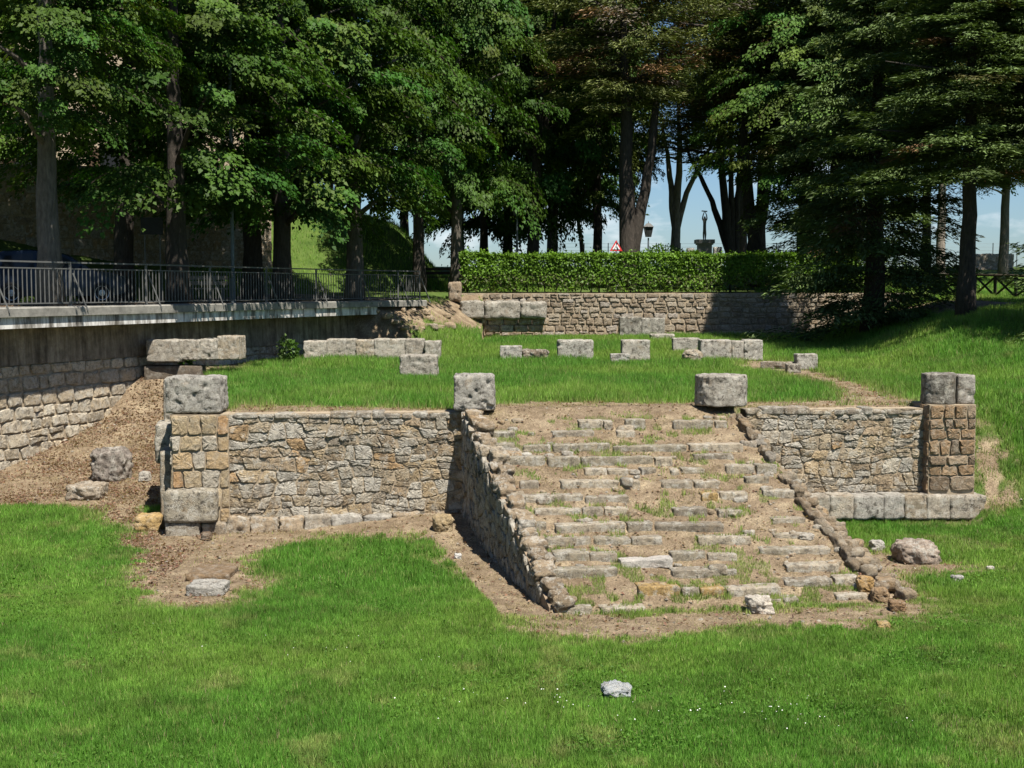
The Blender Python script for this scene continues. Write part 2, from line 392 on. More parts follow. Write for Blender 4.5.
# ------------------------------------------------------------------ ground sheet
def ground_sheet():
    def axis(lo, hi, st, far): 
        a = np.arange(lo, hi + 1e-6, st); e = [st * 2.0 * 1.6 ** k for k in range(40)]
        l, r = [], []; c = lo
        for q in e:
            c -= q; l.append(c)
            if c < -far: break
        c = hi
        for q in e:
            c += q; r.append(c)
            if c > far: break
        return np.r_[l[::-1], a, r]
    xs = axis(-24, 26, .2, 4000); ys = axis(12, 72, .2, 5000)
    fine = lambda a, lo, hi: np.unique(np.round(np.r_[a, np.arange(lo, hi, .07)][~((np.r_[a, np.arange(lo, hi, .07)] > lo) & (np.r_[a, np.arange(lo, hi, .07)] < hi) & (np.arange(len(a) + len(np.arange(lo, hi, .07))) < len(a)))], 4))
    xs = fine(xs, -1.6, 6.6); ys = fine(ys, 20.2, 29)
    Xg, Yg = np.meshgrid(xs, ys); Zg = H(Xg.ravel(), Yg.ravel())
    x, y = Xg.ravel(), Yg.ravel()
    near = (np.abs(x) < 40) & (y > 5) & (y < 75)
    Zg = Zg + np.where(near, (fbm(x * 2.2, y * 2.2, 5) - .5) * .06, 0)
    n, m = len(ys), len(xs)
    idx = np.arange(n * m).reshape(n, m)
    q = np.stack([idx[:-1, :-1], idx[:-1, 1:], idx[1:, 1:], idx[1:, :-1]], -1).reshape(-1, 4)
    me = bpy.data.meshes.new('ground'); me.vertices.add(n * m); me.loops.add(q.size); me.polygons.add(len(q))
    me.vertices.foreach_set('co', np.stack([x, y, Zg], 1).astype(np.float32).ravel())
    me.loops.foreach_set('vertex_index', q.astype(np.int32).ravel())
    me.polygons.foreach_set('loop_start', (np.arange(len(q)) * 4).astype(np.int32))
    me.polygons.foreach_set('use_smooth', np.ones(len(q), bool))
    a = me.attributes.new('bare', 'FLOAT', 'POINT'); d = np.zeros(n * m); d[near] = dirt(x[near], y[near])
    a.data.foreach_set('value', d.astype(np.float32)); me.update(); me.validate()
    m_, nt, b = new_mat('lawn and bare earth'); p = pos(nt)
    at = N(nt, 'ShaderNodeAttribute', attribute_name='bare').outputs['Fac']
    g = ramp(nt, noise_node(nt, 1.1, 6, .65, p).outputs[0], [(.3, (.045, .08, .016)), (.55, (.075, .115, .026)), (.75, (.13, .14, .045))]).outputs[0]
    e = ramp(nt, noise_node(nt, 2.3, 8, .7, p).outputs[0], [(.3, (.115, .083, .053)), (.5, (.20, .152, .10)), (.68, (.31, .25, .165))]).outputs[0]
    e2 = ramp(nt, noise_node(nt, 38, 4, .7, p).outputs[0], [(.33, (.45, .42, .4)), (.5, (1, 1, 1)), (.68, (1.5, 1.45, 1.35))]).outputs[0]
    e = mix(nt, 1, e, e2, 'MULTIPLY')
    nn = noise_node(nt, 7, 6, .7, p).outputs[0]
    ad = N(nt, 'ShaderNodeMath', operation='MULTIPLY_ADD'); nt.links.new(nn, ad.inputs[0]); ad.inputs[1].default_value = .7; ad.inputs[2].default_value = -.35
    sm = N(nt, 'ShaderNodeMath', operation='ADD'); nt.links.new(at, sm.inputs[0]); nt.links.new(ad.outputs[0], sm.inputs[1])
    fac_ = ramp(nt, sm.outputs[0], [(.3, (0, 0, 0)), (.6, (1, 1, 1))]).outputs[0]
    nt.links.new(mix(nt, fac_, g, e), b.inputs['Base Color'])
    b.inputs['Roughness'].default_value = 1; b.inputs['Specular IOR Level'].default_value = .1
    bump(nt, b, noise_node(nt, 30, 7, .75, p).outputs[0], .8, .05)
    me.materials.append(m_)
    o = bpy.data.objects.new('ground', me); COL.objects.link(o); tag(o, kind='structure')

# road strip above the retaining wall
rd = MB(); pts = []
ts = np.linspace(2, rail.L + 0, 90)
for t in ts:
    for off in (1.3, 3.2, 5.2, 7.6):
        q = rail.at(t, off); q[2] = hz(q[0], q[1]) + .03; pts.append(q)
rd.add(pts, [[4 * i + k, 4 * i + k + 1, 4 * i + k + 5, 4 * i + k + 4] for i in range(len(ts) - 1) for k in range(3)])
tag(rd.build('road', M['asphalt']), kind='structure')

# ------------------------------------------------------------------ masonry
STONES = [((.43, .38, .30), 3), ((.47, .43, .36), 3), ((.40, .325, .225), 3), ((.41, .315, .195), 2.6), ((.36, .275, .18), 1.6), ((.40, .27, .145), .8), ((.33, .28, .215), 1.2)]
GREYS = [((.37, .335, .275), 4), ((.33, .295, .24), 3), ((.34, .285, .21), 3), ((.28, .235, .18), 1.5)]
BROWN = [((.34, .26, .17), 4), ((.30, .225, .145), 3), ((.38, .31, .22), 2), ((.37, .26, .15), .9), ((.35, .31, .25), 1.2)]
def pick(rng, pal):
    w = [p[1] for p in pal]; c = rng.choices([p[0] for p in pal], w)[0]; k = .85 + .3 * rng.random()
    return np.clip(np.array(c) * k, 0, .6)
def voronoi(seeds, box):
    out = []; S = np.array(seeds)
    for i, s in enumerate(S):
        d = np.linalg.norm(S - s, axis=1); nb = np.argsort(d)[1:22]
        poly = [np.array(q, float) for q in ((box[0], box[1]), (box[2], box[1]), (box[2], box[3]), (box[0], box[3]))]
        for j in nb:
            mid = (s + S[j]) / 2; n = S[j] - s; new = []
            for a, b in zip(poly, poly[1:] + poly[:1]):
                da, db = (a - mid) @ n, (b - mid) @ n
                if da <= 0: new.append(a)
                if da * db < 0: new.append(a + (b - a) * da / (da - db))
            poly = new
            if len(poly) < 3: break
        if len(poly) >= 3: out.append(np.array(poly))
    return out
def rubble_polys(w, h, cw, ch, rng, jit=.36):
    seeds = []; rows = max(1, round(h / ch)); rh = h / rows
    for r in range(rows):
        n = max(1, round(w / cw)); off = .5 * (r % 2)
        for k in range(n + 1):
            if rng.random() < .10: continue
            seeds.append(((k + off + (rng.random() - .5) * 2 * jit) * w / n, (r + .5 + (rng.random() - .5) * 2 * jit) * rh))
            if rng.random() < .13: seeds.append((seeds[-1][0] + cw * .4, seeds[-1][1] + ch * .35 * rng.choice((-1, 1))))
    seeds = [q for q in seeds if -.05 < q[0] < w + .05 and 0 < q[1] < h]
    return voronoi(seeds, (0, 0, w, h))
def coursed_polys(w, h, rows, ln, rng, wav=.03, split=.08):
    rh = [1 + (rng.random() - .5) * .5 for _ in range(rows)]; k = h / sum(rh); zb = np.r_[0, np.cumsum(np.array(rh) * k)]
    ph = [rng.random() * 99 for _ in range(rows + 1)]
    def zz(i, s): return zb[i] + (0 if i in (0, rows) else wav * (mnoise.noise((s * .9, ph[i], 0)) * 1.6))
    out = []
    for i in range(rows):
        s = 0; j0 = 0
        while s < w - .02:
            L = ln * (.55 + .9 * rng.random()); e = s + L
            if w - e < ln * .4: e = w
            j1 = 0 if e >= w else (rng.random() - .5) * (.05 if split < .2 else .13)
            p = [(s + j0, zz(i, s)), ((s + e) / 2, zz(i, (s + e) / 2)), (e + j1, zz(i, e)), (e - j1, zz(i + 1, e)), ((s + e) / 2, zz(i + 1, (s + e) / 2)), (s - j0, zz(i + 1, s))]
            if rng.random() < split and L > ln * .7:
                zm = (zz(i, s) + zz(i + 1, s)) / 2
                out.append(np.array([p[0], p[1], p[2], (e, zm), (s, zm)])); out.append(np.array([(s, zm), (e, zm), p[3], p[4], p[5]]))
            else: out.append(np.array(p))
            s = e; j0 = j1
    return out
def stone_face(mb, poly, mp, dep, col, rng, gap=.018, rnd=1):
    pts = np.array(poly); c = pts.mean(0); ar = np.abs(np.sum(pts[:, 0] * np.roll(pts[:, 1], -1) - pts[:, 1] * np.roll(pts[:, 0], -1))) / 2
    if ar < .002: return
    size = math.sqrt(ar); q = []
    for a, b in zip(pts, np.roll(pts, -1, 0)):
        k = max(1, int(np.linalg.norm(b - a) / max(.07, size * .3)))
        q += [a + (b - a) * t / k for t in range(k)]
    q = np.array(q)
    for _ in range(rnd):
        q = np.concatenate([[a * .75 + b * .25, a * .25 + b * .75] for a, b in zip(q, np.roll(q, -1, 0))])
    if len(q) > 20: q = q[::2]
    d = q - c; l = np.linalg.norm(d, axis=1, keepdims=True)
    q = c + d * np.clip(1 - gap * (1 + .9 * rng.random()) / np.maximum(l, .02), .3, 1)
    q = q + np.array([[rng.gauss(0, .006), rng.gauss(0, .006)] for _ in q])
    n = len(q); V = []; Fc = []; tl = (rng.gauss(0, .07), rng.gauss(0, .07))
    for sc, dp in ((1, -.05), (1, dep * .45), (.93, dep * .88), (.62, dep)):
        for a in q:
            r = c + (a - c) * sc
            V.append(mp(r[0], r[1], dp + (0 if dp < 0 else rng.gauss(0, .006) + (r[0] - c[0]) * tl[0] + (r[1] - c[1]) * tl[1])))
    V.append(mp(c[0], c[1], dep * (1.05)))
    for k in range(3):
        for i in range(n):
            j = (i + 1) % n; Fc.append([k * n + i, k * n + j, (k + 1) * n + j, (k + 1) * n + i])
    for i in range(n): Fc.append([3 * n + i, 3 * n + (i + 1) % n, 4 * n])
    mb.add(V, Fc, np.clip(col * (1 + rng.gauss(0, .03)), 0, 1))
def backing(mb, w, h, mp, thick=.4, step=.5, top=None):
    n = max(2, int(w / step) + 1); V = []; Fc = []
    for i in range(n):
        s = w * i / (n - 1); hh = top(s) if top else h
        for (z, d) in ((-.3, 0), (hh, 0), (hh, -thick), (-.3, -thick)): V.append(mp(s, z, d))
    for i in range(n - 1):
        for k in range(4): Fc.append([4 * i + k, 4 * i + 4 + k, 4 * i + 4 + (k + 1) % 4, 4 * i + (k + 1) % 4])
    Fc.append([0, 1, 2, 3]); Fc.append([4 * n - 1, 4 * n - 2, 4 * n - 3, 4 * n - 4])
    mb.add(V, Fc, (.2, .155, .11))
def wall(name, polys, w, h, mp, pal, rng, mat, parent, dep=.05, thick=.4, gap=.018, back_=True, rnd=1, keep=None, top=None, mort=True):
    mb = MB()
    for p in polys:
        if keep and not keep(p): continue
        stone_face(mb, p, mp, dep * (.6 + .8 * rng.random()), pick(rng, pal), rng, gap, rnd)
    o = mb.build(name, mat, parent)
    if back_:
        bm_ = MB(); backing(bm_, w, h, mp, thick, top=top)
        k = bm_.build('mortar_core', M['mortar'], None)
        k.parent = o; V = np.array([v.co for v in k.data.vertices]) - np.array(parent['_w'])
        k.data.vertices.foreach_set('co', V.astype(np.float32).ravel()); k.data.update()
    return o

def rblock(size, rr, seed, n=10, amp=.03, freq=2.2, kind='box', pits=.0):
    """a worn block or drum, base at z = 0"""
    hx, hy, hz_ = [q / 2 for q in size]; V = []; idx = {}; Fc = []
    def vid(p):
        k = tuple(round(q, 5) for q in p)
        if k not in idx: idx[k] = len(V); V.append(np.array(p, float))
        return idx[k]
    g = np.linspace(-1, 1, n + 1)
    for ax in range(3):
        for sgn in (-1, 1):
            for i in range(n):
                for j in range(n):
                    c = []
                    for (a, b) in ((g[i], g[j]), (g[i + 1], g[j]), (g[i + 1], g[j + 1]), (g[i], g[j + 1])):
                        p = [0, 0, 0]; p[ax] = sgn; p[(ax + 1) % 3] = a; p[(ax + 2) % 3] = b; c.append(vid(p))
                    Fc.append(c if sgn > 0 else c[::-1])
    V = np.array(V)
    if kind == 'drum':
        m = np.maximum(np.abs(V[:, 0]), np.abs(V[:, 1])); l = np.hypot(V[:, 0], V[:, 1]); k = np.where(l > 1e-6, m / np.maximum(l, 1e-6), 1)
        V[:, 0] *= k; V[:, 1] *= k
    Pn = V * np.array([hx, hy, hz_])
    if kind == 'drum':
        rad = np.hypot(Pn[:, 0], Pn[:, 1]); Rm = (hx + hy) / 2
        er = np.clip((rad - (Rm - rr)) / rr, 0, 1) ; ez = np.clip((np.abs(Pn[:, 2]) - (hz_ - rr)) / rr, 0, 1)
        L = np.hypot(er, ez); s_ = np.where(L > 1, 1 / np.maximum(L, 1e-6), 1)
        nr = np.where(er > 0, (Rm - rr) + rr * er * s_, rad); nz = np.where(ez > 0, (hz_ - rr) + rr * ez * s_, np.abs(Pn[:, 2]))
        k = nr / np.maximum(rad, 1e-6); Pn[:, 0] *= k; Pn[:, 1] *= k; Pn[:, 2] = np.sign(Pn[:, 2]) * nz
    else:
        inn = np.clip(Pn, -np.array([hx, hy, hz_]) + rr, np.array([hx, hy, hz_]) - rr)
        d = Pn - inn; l = np.linalg.norm(d, axis=1, keepdims=True)
        Pn = inn + np.where(l > 1e-6, d / np.maximum(l, 1e-6) * np.minimum(l, rr), 0)
    nrm = Pn / np.maximum(np.linalg.norm(Pn / np.array([hx, hy, hz_]), axis=1, keepdims=True), .2) / np.array([hx, hy, hz_]) ** .5
    nrm /= np.linalg.norm(nrm, axis=1, keepdims=True) + 1e-9
    for i, p in enumerate(Pn):
        q = Vector((p[0] * freq + seed * 7.3, p[1] * freq - seed * 3.1, p[2] * freq + seed))
        dsp = amp * (mnoise.fractal(q, .8, 2.1, 6) + .5 * mnoise.noise(q * 5.3)) 
        if pits:
            w = mnoise.noise(q * 2.1 + Vector((31, 7, 5)))
            if w > .25: dsp -= pits * (w - .25) * 3
        Pn[i] = p + nrm[i] * dsp
    Pn[:, 2] += hz_
    return Pn, Fc
def rotz(V, a):
    c, s = math.cos(a), math.sin(a); return np.stack([V[:, 0] * c - V[:, 1] * s, V[:, 0] * s + V[:, 1] * c, V[:, 2]], 1)
def block(name, loc, size, label, cat, group=None, *, mat='stone_grey', col=(.34, .32, .28), rr=.08, seed=1, rz=0, amp=.03, kind='box', tilt=(0, 0), n=18, pits=.03, freq=3.2, sink=.04, parent=None):
    if parent is None and name in ('stone_block', 'column_drum', 'stone_slab'): rr *= .5; amp *= .6
    V, Fc = rblock(size, rr, seed, n, amp, freq, kind, pits)
    if tilt[0]: c, s = math.cos(tilt[0]), math.sin(tilt[0]); V = np.stack([V[:, 0], V[:, 1] * c - V[:, 2] * s, V[:, 1] * s + V[:, 2] * c], 1)
    if tilt[1]: c, s = math.cos(tilt[1]), math.sin(tilt[1]); V = np.stack([V[:, 0] * c + V[:, 2] * s, V[:, 1], -V[:, 0] * s + V[:, 2] * c], 1)
    V = rotz(V, rz); V[:, 2] -= sink
    mb = MB(); loc = np.asarray(loc, float); mb.add(V + loc, Fc, col)
    o = mb.build(name, M[mat], parent, True, None if parent is not None else loc)
    if parent is None: tag(o, label, cat, group)
    return o

exec_parts = []
# ------------------------------------------------------------------ temple podium
rng = random.Random(5)
pod = empty('temple_podium', (*A, 0), 'ruined stone temple podium of rubble walls between two coursed corner piers', 'ruin')
def fmap(s0, z0, off=0, batter=0.0):
    return lambda s, z, d: fac(s0 + s, z0 + z, off + d - batter * z)
def facade_wall(px0, px1, pyt, pyb, pal, seed, name, cw=.35, ch=.235, off=0):
    s0, z0 = fpix(px0, pyb); s1, _ = fpix(px1, pyb); _, z1 = fpix((px0 + px1) / 2, pyt)
    r = random.Random(seed); w, h = s1 - s0, z1 - z0
    return wall(name, coursed_polys(w, h, 9, .33, r, .14, .28), w, h, fmap(s0, z0, off), pal, r, M['stone'], pod, .030, .45, .0095, True, 3)
facade_wall(229, 464, 413, 519, STONES, 11, 'rubble_wall')
facade_wall(745, 929, 409, 494, STONES, 12, 'rubble_wall')
def pier(px0, px1, pyt, pyb, rows, ln, pal, seed, off, depth):
    s0, z0 = fpix(px0, pyb, off); s1, _ = fpix(px1, pyb, off); _, z1 = fpix(px0, pyt, off)
    r = random.Random(seed); w, h = s1 - s0, z1 - z0
    o = wall('corner_pier', coursed_polys(w, h, rows, ln, r, .012, 0), w, h, fmap(s0, z0, off), pal, r, M['stone_brown'], pod, .045, depth, .012)
    mb = MB()                                                   # its left return face
    mp = lambda s, z, d: fac(s0 - d * 1 , z0 + z, off - depth + s)
    for p in coursed_polys(depth, h, rows, ln * 1.2, r, .012, 0): stone_face(mb, p, mp, .03, pick(r, pal), r, .012)
    k = mb.build('return_face', M['stone_brown'], None); V = np.array([v.co for v in k.data.vertices]) - np.array(pod['_w'])
    k.data.vertices.foreach_set('co', V.astype(np.float32).ravel()); k.data.update(); k.parent = o
pier(173, 230, 415, 524, 6, .30, [((.41, .32, .20), 3), ((.40, .29, .165), 2), ((.42, .26, .13), 1), ((.45, .40, .32), 1.5)], 21, .12, .9)
pier(928, 974, 405, 491, 7, .34, [((.28, .185, .105), 3), ((.32, .22, .13), 3), ((.22, .16, .105), 2), ((.33, .25, .17), 1.5)], 22, .28, 1.0)
# copings: a thin ragged course under the drums
def fblock(px0, px1, pyt, pyb, off, depth, seed, mat='stone', col=None, rr=.06, amp=.02, name='plinth_block', n=9):
    s0, z0 = fpix(px0, pyb, off); s1, _ = fpix(px1, pyb, off); _, z1 = fpix((px0 + px1) / 2, pyt, off)
    c = fac((s0 + s1) / 2, z0, off - depth / 2); r = random.Random(seed)
    block(name, c, (s1 - s0, depth, z1 - z0), None, None, mat=mat, col=col if col is not None else pick(r, GREYS), rr=rr, seed=seed, rz=math.atan2(E1[1], E1[0]), amp=amp, parent=pod, sink=0, n=n)
fblock(163, 217, 491, 524, .55, .95, 31, 'stone_grey', (.33, .29, .22))
fblock(165, 200, 522, 540, .50, .8, 32, 'stone_grey', (.30, .26, .2)); fblock(201, 226, 523, 538, .42, .6, 33, 'stone', (.3, .24, .17))
for k, (a, b) in enumerate([(226, 250), (251, 278), (279, 303), (304, 331), (332, 362), (363, 392), (393, 421), (422, 449)]):
    fblock(a, b, 517 - k * .6 + (k % 3), 537 - k * 1.5, .26, .4, 40 + k, 'stone', pick(rng, [((.38, .33, .26), 2), ((.36, .28, .19), 2), ((.40, .37, .32), 1)]), .05, .05)
for k, (a, b) in enumerate([(801, 829), (830, 853), (854, 883), (884, 904), (905, 926), (927, 949), (950, 985)]):
    fblock(a, b + .7, 496 - (k % 2), 520, .50, .6, 60 + k, 'stone_grey' if k in (2, 4, 6) else 'stone', pick(rng, [((.38, .33, .26), 2), ((.34, .28, .2), 1), ((.40, .37, .32), 1)]), .014, .018)
# ragged coping stones of the wall heads
for (a, b, yt) in ((232, 455, 411), (746, 924, 407)):
    p = a
    while p < b - 8:
        q = min(b, p + 11 + rng.random() * 16); fblock(p, q - .6, yt + rng.random() * 3.5, yt + 8, .05, .42, int(p * 3), 'stone', None, .035, .02, 'coping_stone', 6); p = q
# blocks of the left flank
def flank(pxl, pxr, pyt, pyb, Y, seed, mat='stone_grey', dep=.9):
    z0, z1 = Z(pyb, Y), Z(pyt, Y); xl, xr = X(pxl, Y), X(pxr, Y)
    block('flank_block', ((xl + xr) / 2, Y + dep / 2, z0 - .25), (xr - xl, dep, z1 - z0 + .25), None, None, mat=mat, col=pick(random.Random(seed), GREYS), rr=.06, seed=seed, rz=R(9), parent=pod, sink=0)
flank(149, 172, 424, 452, 28.6, 71); flank(158, 172, 402, 427, 29.2, 72, 'stone'); flank(158, 173, 379, 403, 29.3, 73, 'stone')
flank(153, 172, 451, 520, 27.7, 74, 'stone'); 
# rear fill course at the far left, below the row of blocks
# ------------------------------------------------------------------ staircase
st = empty('stone_staircase', (*((ST_BL + ST_BR) / 2), 0), 'wide ruined stone staircase, worn steps sunk in earth between sloping side walls', 'staircase')
PENDING = []
def step(px0, px1, pyt, pyb, seed, ochre=False):
    r = random.Random(seed); c = hit((px0 + px1) / 2, pyb); Y = c[1]
    w = (px1 - px0) / F * Y; h = max(.08, (pyb - pyt) / F * Y * 1.0) ; d = .24 + .08 * r.random()
    col = np.array((.37, .315, .235)) * (.62 + .6 * r.random()) if not ochre else np.array((.40, .27, .11))
    if r.random() < .3: col = np.array((.30, .26, .19))
    z0 = c[2] - .16; h *= .92; h *= .66 + .22 * r.random(); PENDING.append((c[0], Y, w / 2, c[2] + h))
    block('step_stone', (c[0], Y + d / 2, z0), (w, d, h + .16), None, None, mat='stone', col=col, rr=.012, seed=seed, rz=math.atan2(E1[1], E1[0]) + r.gauss(0, .025),
          amp=.015, tilt=(r.gauss(0, .025), r.gauss(0, .014)), parent=st, sink=0, n=12, pits=.02, freq=5.5)
def c7(x, y): return 430 + x / 2.768, 380 + y / 2.768
def c8(x, y): return 690 + x / 2.476, 330 + y / 2.476
S7 = [(105, 137, [(410, 445), (447, 478), (480, 505), (540, 597), (672, 785), (788, 822)]), (138, 160, [(170, 236), (337, 410), (412, 455), (515, 567)]),
      (172, 200, [(163, 235), (258, 335), (338, 468), (470, 500), (505, 575), (577, 640), (643, 712), (715, 868)]),
      (205, 240, [(200, 282), (284, 320), (323, 415), (416, 620), (622, 672)]), (200, 222, [(730, 782), (784, 842)]),
      (240, 265, [(428, 490), (492, 550), (582, 625), (665, 690), (693, 760)]), (230, 262, [(818, 900), (902, 960)]),
      (275, 303, [(248, 302), (360, 435), (437, 483), (485, 525), (527, 582), (640, 728), (730, 803)]), (266, 290, [(872, 940)]),
      (315, 340, [(245, 425), (427, 470), (472, 550)]), (308, 336, [(751, 798, 1), (800, 880)]), (294, 325, [(920, 1010)]),
      (350, 378, [(288, 385), (387, 420), (422, 480), (482, 550), (672, 768), (795, 865)]),
      (390, 422, [(258, 325), (345, 402), (404, 478), (480, 543), (545, 616), (618, 815)]), (375, 400, [(945, 1040)]),
      (430, 462, [(318, 385), (387, 447), (450, 555), (557, 645), (742, 820), (822, 890)]), (420, 440, [(948, 1040)]),
      (474, 505, [(338, 440), (442, 518), (665, 765), (767, 850)]), (462, 485, [(910, 985), (988, 1045)]),
      (518, 552, [(312, 365), (367, 457), (459, 520), (665, 850)]), (510, 535, [(985, 1060)]),
      (567, 600, [(572, 690, 1), (692, 745), (747, 815, 1), (818, 975)]), (552, 574, [(980, 1060)]),
      (624, 648, [(470, 598), (350, 450)]), (604, 622, [(940, 972), (976, 1020)])]
sd = 300; rm = random.Random(44)
for (t, b, segs) in S7:
    mg = [segs[0]]
    for q in segs[1:]:
        if q[0] - mg[-1][1] <= 3 and len(q) == 2 and len(mg[-1]) == 2 and q[1] - mg[-1][0] < 210 and rm.random() < .5: mg[-1] = (mg[-1][0], q[1])
        else: mg.append(q)
    segs = mg
    for sg in segs:
        sd += 1; a = c7(sg[0], t); q = c7(sg[1], b); step(a[0], q[0] - .4, a[1], q[1], sd, len(sg) > 2)
for (x0, x1, t, b) in [(240, 370, 577, 600), (355, 418, 605, 630), (292, 350, 612, 636), (362, 440, 652, 672), (245, 350, 532, 557)]:
    sd += 1; a = c8(x0, t); q = c8(x1, b); step(a[0], q[0], a[1], q[1], sd)
STEPS += PENDING; ground_sheet()
# left flank wall: a triangular masonry face under a sloping head
def wing(left, seed, lift):
    r = random.Random(seed); a, b = (ST_BL, ST_TL) if left else (ST_BR, ST_TR)
    d = b - a; L = np.linalg.norm(d); d /= L; n = np.array([-d[1], d[0]]) if left else np.array([d[1], -d[0]])
    mp = lambda s, z, k: np.array([*(a + d * s + n * k), z - .1])
    topz = lambda s: stair_z(s / L) + lift + .1
    if left:
        polys = rubble_polys(L, 2.7, .42, .26, r)
        mb = MB()
        for p in polys:
            c = p.mean(0)
            if c[1] > topz(c[0]) - .06: continue
            q = p.copy(); q[:, 1] = np.minimum(q[:, 1], [topz(x) for x in q[:, 0]])
            if np.ptp(q[:, 1]) < .09 or c[1] > topz(q[:, 0].max()) + 9: continue
            if q[:, 0].min() < .25: continue
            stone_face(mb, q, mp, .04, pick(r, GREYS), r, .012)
        o = mb.build('side_wall', M['stone_grey'], st)  # darker stone material chosen to put this face's shade into its colour
    bm_ = MB(); backing(bm_, L, 0, mp, .26, .4, lambda s: topz(s) - (.07 if left else .17))
    k = bm_.build('side_wall' if not left else 'wall_core', M['earth'], st)
    s = -.1                                                      # capping stones along the slope
    while s < L - .1:
        ln = (.16 + .26 * r.random()) if left else .2 + .32 * r.random(); c = a + d * (s + ln / 2) - n * ((.17 if left else .12) + r.gauss(0, .04))
        if not left and r.random() < .16: s += ln; continue
        zc = stair_z((s + ln / 2) / L)
        V, Fc = rblock((ln * .96, (.26 + r.random() * .14) if left else (.13 + r.random() * .08), .26), .05, r.random() * 50, 9, .06, 4, 'box', .03)
        sl = math.atan2(2.35, L); cs, sn = math.cos(sl), math.sin(sl)
        V = np.stack([V[:, 0] * cs - V[:, 2] * sn, V[:, 1], V[:, 0] * sn + V[:, 2] * cs], 1); V = rotz(V, math.atan2(d[1], d[0]) + r.gauss(0, .06 if left else .14))
        mb = MB(); mb.add(V + np.array([c[0], c[1], zc + lift - (.16 if left else .225) + r.gauss(0, .03)]), Fc, pick(r, BROWN) * (.6 if not left else .85))
        mb.build('capping_stone', M['stone_brown'] if not left else M['stone'], st, True); s += ln
    if not left:                                                 # rubble toe outside the right wall
        for i in range(62):
            s = r.random() * L * .92; k = .08 + r.random() * .5; c = a + d * s + n * k
            zc = max(hz(c[0], c[1]), stair_z(s / L) * (1 - k * .75) - .3 * k)
            V, Fc = rblock((.14 + .2 * r.random(), .14 + .16 * r.random(), .10 + .12 * r.random()), .05, r.random() * 90, 5, .05, 4)
            mb = MB(); mb.add(rotz(V, r.random() * 3) + np.array([c[0], c[1], zc - .03]), Fc, pick(r, BROWN) * .85); mb.build('rubble_stone', M['stone_brown'], st, True)
        bk = MB(); V = []
        for i in range(20):
            s = L * i / 19; zt = stair_z(s / L) - .08
            for (k, z) in ((-.05, zt), (.25, zt * .9 - .05), (.8, -.1)): c = a + d * s + n * k; V.append((c[0], c[1], z if k < .7 else hz(c[0], c[1]) - .05 + .35 * zt * .3))
        bk.add(V, [[3 * i + k, 3 * i + 3 + k, 3 * i + 4 + k, 3 * i + 1 + k] for i in range(19) for k in range(2)])
        bk.build('earth_batter', M['earth'], st, True)
wing(True, 81, .10); wing(False, 82, .06)
for i in range(64):
    r = random.Random(900 + i); q = r.random()
    u = r.uniform(.05, .16) if q < .4 else (r.uniform(.86, .98) if q < .6 else r.uniform(.1, .95)); v = r.uniform(.02, .97); a = stair_pt(u, v); z = hz(a[0], a[1]); k = .08 + .16 * r.random() ** 2
    V, Fc = rblock((k * 1.5, k, k * .8), k * .25, i * 1.7, 6, .03, 6); mb = MB(); mb.add(rotz(V, r.gauss(0, .5)) + [a[0], a[1], z - k * .35], Fc, pick(r, GREYS + BROWN)); mb.build('rubble_stone', M['stone'], st, True)

# ------------------------------------------------------------------ drums and blocks on the podium edge
def seat(px, pyb, Y=None, z=None):
    if Y is None: p = hit(px, pyb); return p
    p = P(px, pyb, Y); return p
def sized(w_px, h_px, Y): return w_px / F * Y, h_px / F * Y
def place(px0, px1, pyt, pyb, Y, depth, label, seed, name='stone_block', cat='stone block', group=None, z=None, **kw):
    if not kw.get('foot') and Y < 56: Y = hit((px0 + px1) / 2, pyb)[1]
    c = P((px0 + px1) / 2, pyb, Y); w, h = sized(px1 - px0, pyb - pyt, Y)
    if kw.pop('foot', None): z = c[2]
    c[1] += depth / 2; c[0] *= (Y + depth / 2) / Y
    zt = c[2] + h; zg = z if z is not None else min(c[2], hz(c[0], c[1]))
    return block(name, (c[0], c[1], zg), (w, depth, zt - zg), label, cat, group, seed=seed, **{**dict(sink=0), **kw})
G1 = 'stones standing along the podium front'
place(170, 225, 377, 414, 27.35, .85, 'squarish lichened grey block standing on the left corner pier', 1, cat='stone block', group=G1, foot=True, rr=.14, amp=.05, n=24, pits=.05)
place(454, 495, 375, 411, 27.75, .75, 'pitted rounded grey block with a dark hollow, at the top left of the stairs', 2, group=G1, foot=True, rr=.13, amp=.05, n=24, pits=.08)
place(694, 747, 376, 407, 28.2, 1.08, 'short fat round column drum at the top right of the stairs', 3, 'column_drum', 'column drum', G1, foot=True, rr=.07, kind='drum', n=24, amp=.035, col=(.33, .30, .25))
place(921, 955, 374, 405, 28.85, .8, 'larger half of the split drum on the right corner pier', 4, 'column_drum', 'column drum', G1, foot=True, rr=.06, n=22, kind='drum', amp=.035, col=(.17, .155, .13))
place(953, 971, 375, 405, 29.0, .55, 'smaller narrow half of the split drum on the right corner pier', 5, 'column_drum', 'column drum', G1, foot=True, rr=.07, n=12, amp=.03, col=(.34, .31, .27))
